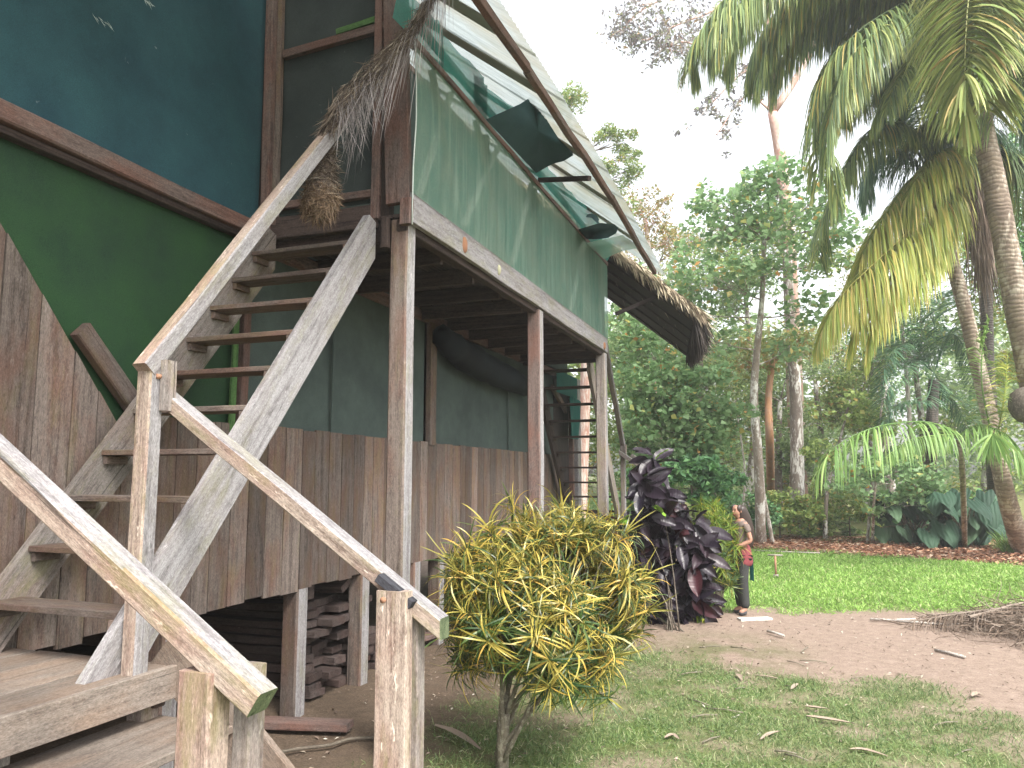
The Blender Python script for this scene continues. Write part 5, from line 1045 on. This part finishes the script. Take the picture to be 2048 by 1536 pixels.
# lower spreading shrub tree, layered leaves
D = 20.5
tree('low spreading shrub with dense round green leaves left of the spotted trunk', on_z(1400, 1110, 0), [on_z(1440, 1100, -.1)] + px([(1430, 1000, D), (1400, 900, D), (1370, 820, D)]),
     [B(*b) for b in ((1380, 860, D, 1.0, 700), (1310, 850, D, .9, 600), (1440, 850, D, .8, 480), (1290, 770, D, .8, 380), (1370, 780, D, .8, 420), (1260, 700, D + 1, .8, 300), (1330, 700, D + 1, .9, 380), (1420, 770, D, .7, 260), (1250, 640, D + 1, .7, 260), (1280, 580, D + 1.5, .7, 220), (1390, 920, D, .7, 380), (1320, 910, D, .7, 340), (1270, 900, D + 1, .7, 300))], 'bark_grey', 'leaf_broad', 0.17, (0.07, 0.03), name='shrub', cat='shrub', aspect=.85)
D = 19.5
tree('dark glossy-leaved shrub low behind the purple croton', on_z(1400, 1120, 0), [on_z(1390, 1105, -.1), at(1385, 1000, D), at(1380, 950, D)],
     [B(*b) for b in ((1400, 940, D, .6, 520), (1440, 960, D, .5, 380), (1350, 960, D, .5, 380), (1300, 970, D, .5, 300), (1420, 1000, D, .5, 260))], 'bark_dark', 'leaf_dark', 0.22, (0.05, 0.02), name='shrub', cat='shrub', aspect=.5)
# tree 2 straight grey trunk
D = 26.8
tree('straight mottled grey trunk standing behind the spotted tree', on_z(1596, 1074, 0), [on_z(1596, 1074, -.1)] + px([(1594, 900, D), (1590, 760, D), (1580, 640, D), (1575, 500, D)]),
     [B(*b) for b in ((1570, 450, D + 1, 1.2, 360), (1650, 520, D, .9, 240), (1500, 520, D + 1, 1.1, 300))], 'bark_grey', 'leaf_mid', 0.2, (0.25, 0.15))
D = 25.5
tree('thin orange-brown trunk between the two pale trunks', on_z(1542, 1050, 0), [on_z(1542, 1050, -.1)] + px([(1540, 900, D), (1537, 800, D), (1545, 720, D)]),
     [B(*b) for b in ((1540, 690, D, .9, 200), (1490, 720, D, .8, 160), (1600, 700, D, .7, 140))], 'bark_orange', 'leaf_olive', 0.2, (0.15, 0.10))
D = 24
tree('slim grey sapling with clumps of round leaves under the bright frond', on_z(1650, 1085, 0), [on_z(1650, 1085, -.1)] + px([(1655, 980, D), (1680, 880, D), (1700, 800, D)]),
     [B(*b) for b in ((1690, 820, D, .8, 200), (1650, 900, D, .6, 160), (1740, 850, D, .7, 180))], 'bark_grey', 'leaf_mid', 0.17, (0.07, 0.03), aspect=.8)
D = 22
tree('slim sapling with scattered light green round leaves before the elephant-ear plants', on_z(1745, 1092, 0), [on_z(1745, 1092, -.1)] + px([(1748, 1000, D), (1756, 930, D), (1770, 890, D)]),
     [B(*b) for b in ((1800, 940, D, .7, 190), (1860, 950, D, .6, 160), (1740, 930, D, .5, 120), (1830, 1000, D, .6, 160), (1700, 970, D, .6, 150), (1880, 1000, D, .4, 90), (1770, 1010, D, .5, 120))], 'bark_pale', 'leaf_broad', 0.17, (0.05, 0.02), aspect=.85)
# tall red-white trunk tree reaching over the yard
D = 29
rt_ = thing('tree', on_z(1590, 1062, 0), 'tall tree with reddish white trunk and sparse greyish leaves against the sky', 'tree')
g = Geo(); g.tube(spline([on_z(1600, 1062, -.1)] + px([(1590, 800, D), (1578, 500, D), (1562, 320, D), (1545, 225, D)]), 14), list(np.linspace(.35, .18, 14)), 9)
g.tube(spline(px([(1545, 225, D), (1590, 160, D), (1640, 60, D), (1660, -100, D)]), 8), list(np.linspace(.16, .08, 8)), 6)
g.tube(spline(px([(1545, 225, D), (1540, 100, D), (1530, 0, D), (1510, -100, D)]), 8), list(np.linspace(.16, .08, 8)), 6)
P = []
def limb(path, r0, spread=1.0, ntw=16, nl=13, lr=.42):
    S_ = spline(px(path), 14); g.tube(S_, list(np.linspace(r0, r0 * .25, 14)), 5)
    for k in range(ntw):
        s = S_[random.randint(3, 13)]; d = Vector((random.gauss(0, .5), random.gauss(0, .5), random.gauss(-.05, .5))) * spread; e = s + d; m = s.lerp(e, .5) + Vector((random.gauss(0, .1), random.gauss(0, .1), random.gauss(0, .1)))
        g.tube([s, m, e], [r0 * .25, r0 * .15, r0 * .08], 3); P.append(blobpts(e, lr * spread, nl, .9)); P.append(blobpts(m, lr * .6, nl // 3, .9))
limb([(1520, -60, D), (1440, 110, D), (1380, 85, D), (1340, 90, D), (1310, 110, D)], .07, 1.0, 34)
limb([(1510, -90, D), (1440, 10, D), (1380, 40, D), (1330, 60, D), (1280, 90, D)], .06, .9, 34)
limb([(1510, -100, D), (1420, -40, D), (1340, -10, D), (1270, 30, D), (1240, 70, D)], .06, .9, 30)
limb([(1330, 60, D), (1290, 80, D), (1262, 60, D), (1240, 20, D)], .03, .7, 22)
limb([(1545, 225, D), (1500, 190, D), (1470, 215, D), (1440, 260, D), (1420, 280, D)], .05, .6, 16, 14, .3)
limb([(1540, 120, D), (1480, 150, D), (1430, 200, D), (1395, 240, D)], .05, .6, 16, 16, .3)
g.obj('trunk', 'bark_red', rt_); npgeo('crown', [leafcloud(np.concatenate(P), .20, .45, .9, .8)], 'leaf_purple_grey', rt_)
# green tree behind the roof
D = 30
tree('green fine-leaved tree rising behind the translucent roof', on_z(1120, 1055, 0), [on_z(1120, 1055, -.1)] + px([(1120, 800, D), (1120, 500, D), (1130, 300, D), (1140, 220, D)]),
     [B(*b) for b in ((1150, 195, D, .7, 420), (1120, 230, D, .8, 420), (1215, 275, D, .55, 320), (1250, 285, D, .5, 260), (1210, 330, D, .7, 420), (1245, 345, D, .7, 420), (1260, 310, D, .4, 160), (1180, 380, D, 1.0, 400), (1230, 410, D, .9, 380), (1150, 420, D, 1.2, 380))], 'bark_grey', 'leaf_mid', 0.15, (0.3, 0.1), aspect=.45)
D = 33
tree('orange-tinged tree behind the end of the translucent roof', on_z(1320, 1050, 0), [on_z(1320, 1050, -.1)] + px([(1315, 700, D), (1300, 520, D), (1290, 440, D)]),
     [B(*b) for b in ((1280, 400, D, .8, 300), (1300, 440, D, .9, 340), (1330, 400, D, .4, 80), (1270, 470, D, 1.0, 340), (1340, 480, D, .8, 260))], 'bark_red', 'leaf_orange', 0.16, (0.2, 0.08), aspect=.45)
# forest behind
rows = []
def filler(pxs, pys, D_, r, n, mat, leaf, lab, bark_='bark_grey', gap=0.04, seed=0):
    base = on_z(pxs[0] * .5 + pxs[1] * .5, 1062 - (D_ - 26) * 1.6, 0)
    bl = []; random.seed(seed)
    nb = int((pxs[1] - pxs[0]) * (pys[1] - pys[0]) / (r * FPX / D_ * 1.15) ** 2)
    for k in range(max(6, nb)):
        a_, b_ = random.uniform(*pxs), random.uniform(*pys)
        if random.random() < gap: continue
        bl.append((at(a_, b_, D_ + random.uniform(-1.6, 1.6)), r * random.uniform(.6, 1.25), int(n * random.uniform(.6, 1.2))))
    cx = (pxs[0] + pxs[1]) / 2; top = at(cx, pys[0] + (pys[1] - pys[0]) * .3, D_); b0 = Vector((at(cx, 1060, D_).x, at(cx, 1060, D_).y, 0.3))
    return tree(lab, b0, [b0, b0.lerp(top, .4) + Vector((random.uniform(-.5, .5), 0, 0)), top], bl, bark_, mat, leaf, (0.22, 0.08), aspect=.55)
F0 = [
 ((1220, 1330), (560, 1040), 27, 'leaf_blue', .15, 'blue green tree filling the gap left of the thatched eave'),
 ((1330, 1480), (500, 1000), 31, 'leaf_mid', .17, 'mid green forest tree behind the low spreading shrub'),
 ((1240, 1400), (470, 640), 38, 'leaf_olive', .18, 'olive crowned forest tree above the thatched eave'),
 ((1420, 1560), (440, 900), 34, 'leaf_blue', .17, 'blue green forest tree behind the spotted trunk'),
 ((1560, 1700), (640, 1030), 32, 'leaf_olive', .17, 'mid green tree right of the grey trunk'),
 ((1660, 1800), (700, 1040), 30, 'leaf_mid', .17, 'dark green tree behind the bright arching frond'),
 ((1760, 1900), (600, 1040), 29, 'leaf_dark', .16, 'dark green tree behind the leaning palm trunk'),
 ((1880, 2060), (300, 1040), 27, 'leaf_mid', .17, 'green tree at the right edge behind the palms'),
 ((1680, 1900), (430, 640), 34, 'leaf_olive', .14, 'sparse yellowish tree behind the hanging palm fronds'),
 ((1480, 1640), (700, 1040), 29, 'leaf_blue', .17, 'blue green thicket behind the two pale trunks'),
 ((1990, 2160), (200, 700), 23, 'leaf_dark', .18, 'shady crown beyond the thick palm trunk'),
 ((1100, 1240), (640, 1040), 24, 'leaf_mid', .15, 'green thicket seen through the far staircase')]
for k, (a_, b_, d_, mt, lf, lab) in enumerate(F0): filler(a_, b_, d_, 1.2, 400, mt, lf, lab, seed=k + 50)
random.seed(99)
# far-off wood as one mass
P = []
for k in range(330):
    a_, d_ = random.uniform(1000, 2250), random.uniform(42, 62); P.append(blobpts(at(a_, random.uniform(640, 1000), d_), random.uniform(1.4, 2.4), 130, .8))
tag(npgeo('far_wood', [leafcloud(np.concatenate(P), .4, .6, .7, .2)], 'leaf_blue'), 'hazy green far wood closing the view behind the trees', 'forest', kind='stuff')
# side woods so that the yard stays enclosed from other positions
P = []
for k in range(60):
    P.append(blobpts(Vector((random.uniform(14, 26), random.uniform(0, 34), random.uniform(.5, 8))), random.uniform(1.4, 2.2), 90, .8)); P.append(blobpts(Vector((random.uniform(-34, -12), random.uniform(24, 40), random.uniform(.5, 9))), random.uniform(1.4, 2.2), 90, .8))
tag(npgeo('side_wood', [leafcloud(np.concatenate(P), .35, .6, .7, .2)], 'leaf_dark'), 'dark wood bordering the yard at the sides', 'forest', kind='stuff')
# understorey shrubs along the forest edge
for k, (a_, b_, d_, r_, mt, lf, lab) in enumerate(((1300, 1040, 22, .6, 'leaf_mid', .12, 'low green undergrowth behind the purple croton'), (1560, 1030, 24, .55, 'leaf_mid', .14, 'low bright undergrowth at the foot of the pale trunks'), (1640, 1040, 25, .5, 'leaf_blue', .14, 'low undergrowth right of the grey trunk'), (1700, 1045, 24.5, .5, 'leaf_mid', .13, 'ferny undergrowth before the sapling'), (1960, 1050, 24, .6, 'leaf_dark', .16, 'dark undergrowth behind the elephant-ear plants'), (1480, 1030, 24, .5, 'leaf_dark', .14, 'dark undergrowth behind the woman'), (1240, 1010, 20, .7, 'leaf_broad', .13, 'green undergrowth between the far stairs and the croton'), (1850, 1040, 26, .8, 'leaf_dark', .18, 'dark thicket behind the elephant-ear plants'))):
    bl = [(at(a_ + random.uniform(-60, 60), b_ + random.uniform(-35, 25), d_ + random.uniform(-.5, .8)), r_ * random.uniform(.7, 1.1), 230) for _ in range(6)]
    b0 = Vector(at(a_, 1070, d_)); b0.z = 0.05; tree(lab, b0, [b0, b0 + Vector((0, 0, .3)), b0 + Vector((0, 0, .6))], bl, 'bark_dark', mt, lf, (.03, .015), name='shrub', cat='shrub')
# thin bare trunks
for (pts_, rd, mt, lab) in (([(1735, 1078, 23), (1742, 1000, 23), (1752, 900, 23), (1765, 800, 23)], .06, 'bark_pale', 'thin pale leaning trunk beside the grey trunk'), ([(1478, 1070, 26), (1490, 950, 26), (1470, 800, 26)], .05, 'bark_pale', 'thin white sapling stem left of the spotted trunk'), ([(1815, 780, 28), (1805, 660, 28), (1803, 560, 28)], .09, 'bark_pale', 'short pale trunk seen under the hanging fronds'), ([(1160, 1060, 19), (1168, 850, 19), (1172, 720, 19), (1165, 640, 19)], .2, 'bark_red', 'mottled trunk behind the far staircase'), ([(1545, 1085, 22.9), (1530, 1000, 22.9), (1518, 930, 22.9)], .08, 'bark_pale', 'second pale stem leaning on the spotted trunk')):
    P_ = px(pts_); b0 = P_[0].copy(); b0.z = 0; rr = thing('sapling', b0, lab, 'tree'); Geo().tube(spline([Vector((b0.x, b0.y, -.1))] + P_, 12), list(np.linspace(rd, rd * .5, 12)), 7).obj('trunk', mt, rr)
# elephant-ear plants
def ear_mesh(L, mat):
    V = []; out = [(0, 0), (-.22, .18), (-.26, .34), (-.1, .44), (.15, .45), (.45, .36), (.75, .2), (1.0, 0), (.75, -.2), (.45, -.36), (.15, -.45), (-.1, -.44), (-.26, -.34), (-.22, -.18)]
    V = [(0.15 * L, 0, .02)] + [(a * L, b * L, -.25 * L * (a * a * .6 + b * b * .9) + 0.02 * math.sin(7 * b + 5 * a)) for a, b in out] + [(a * L * .5 + .1 * L, b * L * .5, .0) for a, b in out]; n = len(out)
    F_ = [[1 + i, 1 + (i + 1) % n, 1 + n + (i + 1) % n, 1 + n + i] for i in range(n)] + [[1 + n + i, 1 + n + (i + 1) % n, 0] for i in range(n)]
    return mesh('leaf', V, F_, mat, True)
em = [ear_mesh(L, 'big_leaf') for L in (.5, .62, .78)]
for q, (cx_, dd, cnt, lab) in enumerate(((1830, 22.6, 30, 'elephant-ear plant with big matt green leaves, left of the pair'), (1930, 21.5, 30, 'elephant-ear plant with big drooping leaves, beside the leaning palm foot'))):
    b0 = at(cx_, 1090, dd); b0.z = 0; er = thing('elephant_ear_plant', b0, lab, 'plant', 'elephant-ear plants at the forest edge')
    g = Geo()
    for k in range(cnt):
        p = at(cx_ + random.uniform(-75, 75), 1025 + random.uniform(-42, 52), dd + random.uniform(-.7, .7)); az_ = -1.57 + random.gauss(0, .7); tilt_ = random.uniform(.45, 1.05)
        mt = Matrix.Translation(p) @ Matrix.Rotation(az_, 4, 'Z') @ Matrix.Rotation(tilt_, 4, 'Y')
        obj('leaf', em[k % 3], er, mt); g.tube(spline([b0 + Vector((random.uniform(-.2, .2), random.uniform(-.2, .2), 0)), b0.lerp(p, .5) + Vector((0, 0, .25)), p], 7), .02, 5)
    g.obj('stalks', 'stem', er)
def tuft(c, n, h, mat, lab, w_=.03):
    b0 = Vector(c); b0.z = 0; d = np.stack([rng.normal(0, .35, n), rng.normal(0, .35, n), np.ones(n)], 1)
    o = npgeo('grass_clump', [ribbons(np.array(tuple(b0))[None] + rng.normal(0, .1, (n, 3)) * np.array([1, 1, 0]), d, rng.uniform(h * .5, h, n), w_, rng.uniform(.3, 1.6, n), seg=5)], mat); return tag(o, lab, 'plant')
tuft(on_z(2018, 1106, 0), 90, .75, 'palm_lime', 'clump of tall grass at the foot of the leaning palm')
tuft(at(1180, 1040, 15), 160, 1.7, 'palm_lime', 'tall grass clump seen through the far staircase')
tuft(at(1255, 1000, 16.5), 70, 1.6, 'palm_lime', 'tall pale grass behind the far gallery post')
tuft(on_z(1390, 1240, 0), 40, .5, 'croton_green', 'small green weed under the narrow-leaved bush')
# dead frond heap at the right
hr = thing('frond_heap', on_z(1980, 1265, 0), 'heap of dry brown palm fronds on the bare path at right', 'dead fronds')
hc_ = on_z(1985, 1262, 0)
for k in range(9):
    a_ = random.uniform(-.5, .5) + (math.pi if k % 2 else 0); c = hc_ + Vector((random.uniform(.2, 1.7), random.uniform(-.6, .6), random.uniform(.04, .2))); d = Vector((math.cos(a_ + .25), math.sin(a_ + .25), 0)) * random.uniform(.9, 1.4)
    P_ = [c - d, c + Vector((0, 0, random.uniform(.03, .16))), c + d + Vector((0, 0, -.08))]; P_ = [Vector((p.x, p.y, max(.05, p.z))) for p in P_]
    frond('dead_frond', P_, hr, 'dead_frond', ln=.5, wd=.014, n=190, droop=2.2, hang=.3, rad=.026)
n = 3400; S = np.array(tuple(hc_))[None] + np.stack([rng.normal(.75, .6, n), rng.normal(0, .42, n), rng.uniform(.02, .32, n)], 1); S[:, 2] = .03 + S[:, 2] * np.exp(-((S[:, 0] - hc_.x - .5) ** 2) / .7)
d = rng.normal(0, 1, (n, 3)); d[:, 2] *= .25
o = npgeo('dry_leaflets', [ribbons(S, d, rng.uniform(.15, .6, n), .010, 1.0, seg=4, curl=1.2)], 'dead_frond', hr); o['kind'] = 'stuff'
for (pts_, lab) in (([(1795, 1242), (1840, 1245), (1900, 1250), (1960, 1246)], 'long pale stick lying against the frond heap'), ([(1740, 1238), (1790, 1240), (1830, 1238)], 'dark twig on the path left of the frond heap'), ([(1535, 1262), (1550, 1266), (1568, 1272)], 'short dark twig on the path edge'), ([(1510, 1101), (1560, 1103), (1640, 1106)], 'long fallen stick along the far edge of the lawn'), ([(1870, 1300), (1900, 1306), (1930, 1314)], 'thin twig before the frond heap')):
    tag(Geo().tube([on_z(a_, b_, .04) for a_, b_ in pts_], 0.018, 5).obj('stick', 'bark_pale', None), lab, 'stick')
for k in range(16):
    a_, b_ = random.uniform(1330, 2000), random.uniform(1290, 1520); p = on_z(a_, b_, .02); q = Vector((random.gauss(0, 1), random.gauss(0, .6), 0)).normalized() * random.uniform(.06, .16)
    tag(Geo().tube([p - q, p + Vector((0, 0, .01)), p + q], .006, 4).obj('twig', 'stem', None), 'short thin twig lying on the yard soil', 'twig', 'twigs scattered on the yard')

# ================================================================ AIR
hz = box('haze', (-120, -30, -1.0), (120, 130, 40), 'ground', None)  # scattering volume added to give the washed-out glare over the distance
N = NT('haze'); N.t.nodes.remove(N.b); pv = N.n('VolumePrincipled'); pv.inputs['Color'].default_value = (1.0, 1.0, 0.98, 1); pv.inputs['Density'].default_value = HAZE; pv.inputs['Anisotropy'].default_value = 0.3
N.l(pv.outputs[0], N.out.inputs['Volume']); hz.data.materials.clear(); hz.data.materials.append(N.m); tag(hz, 'pale haze volume added over the yard and forest', 'haze', kind='stuff')
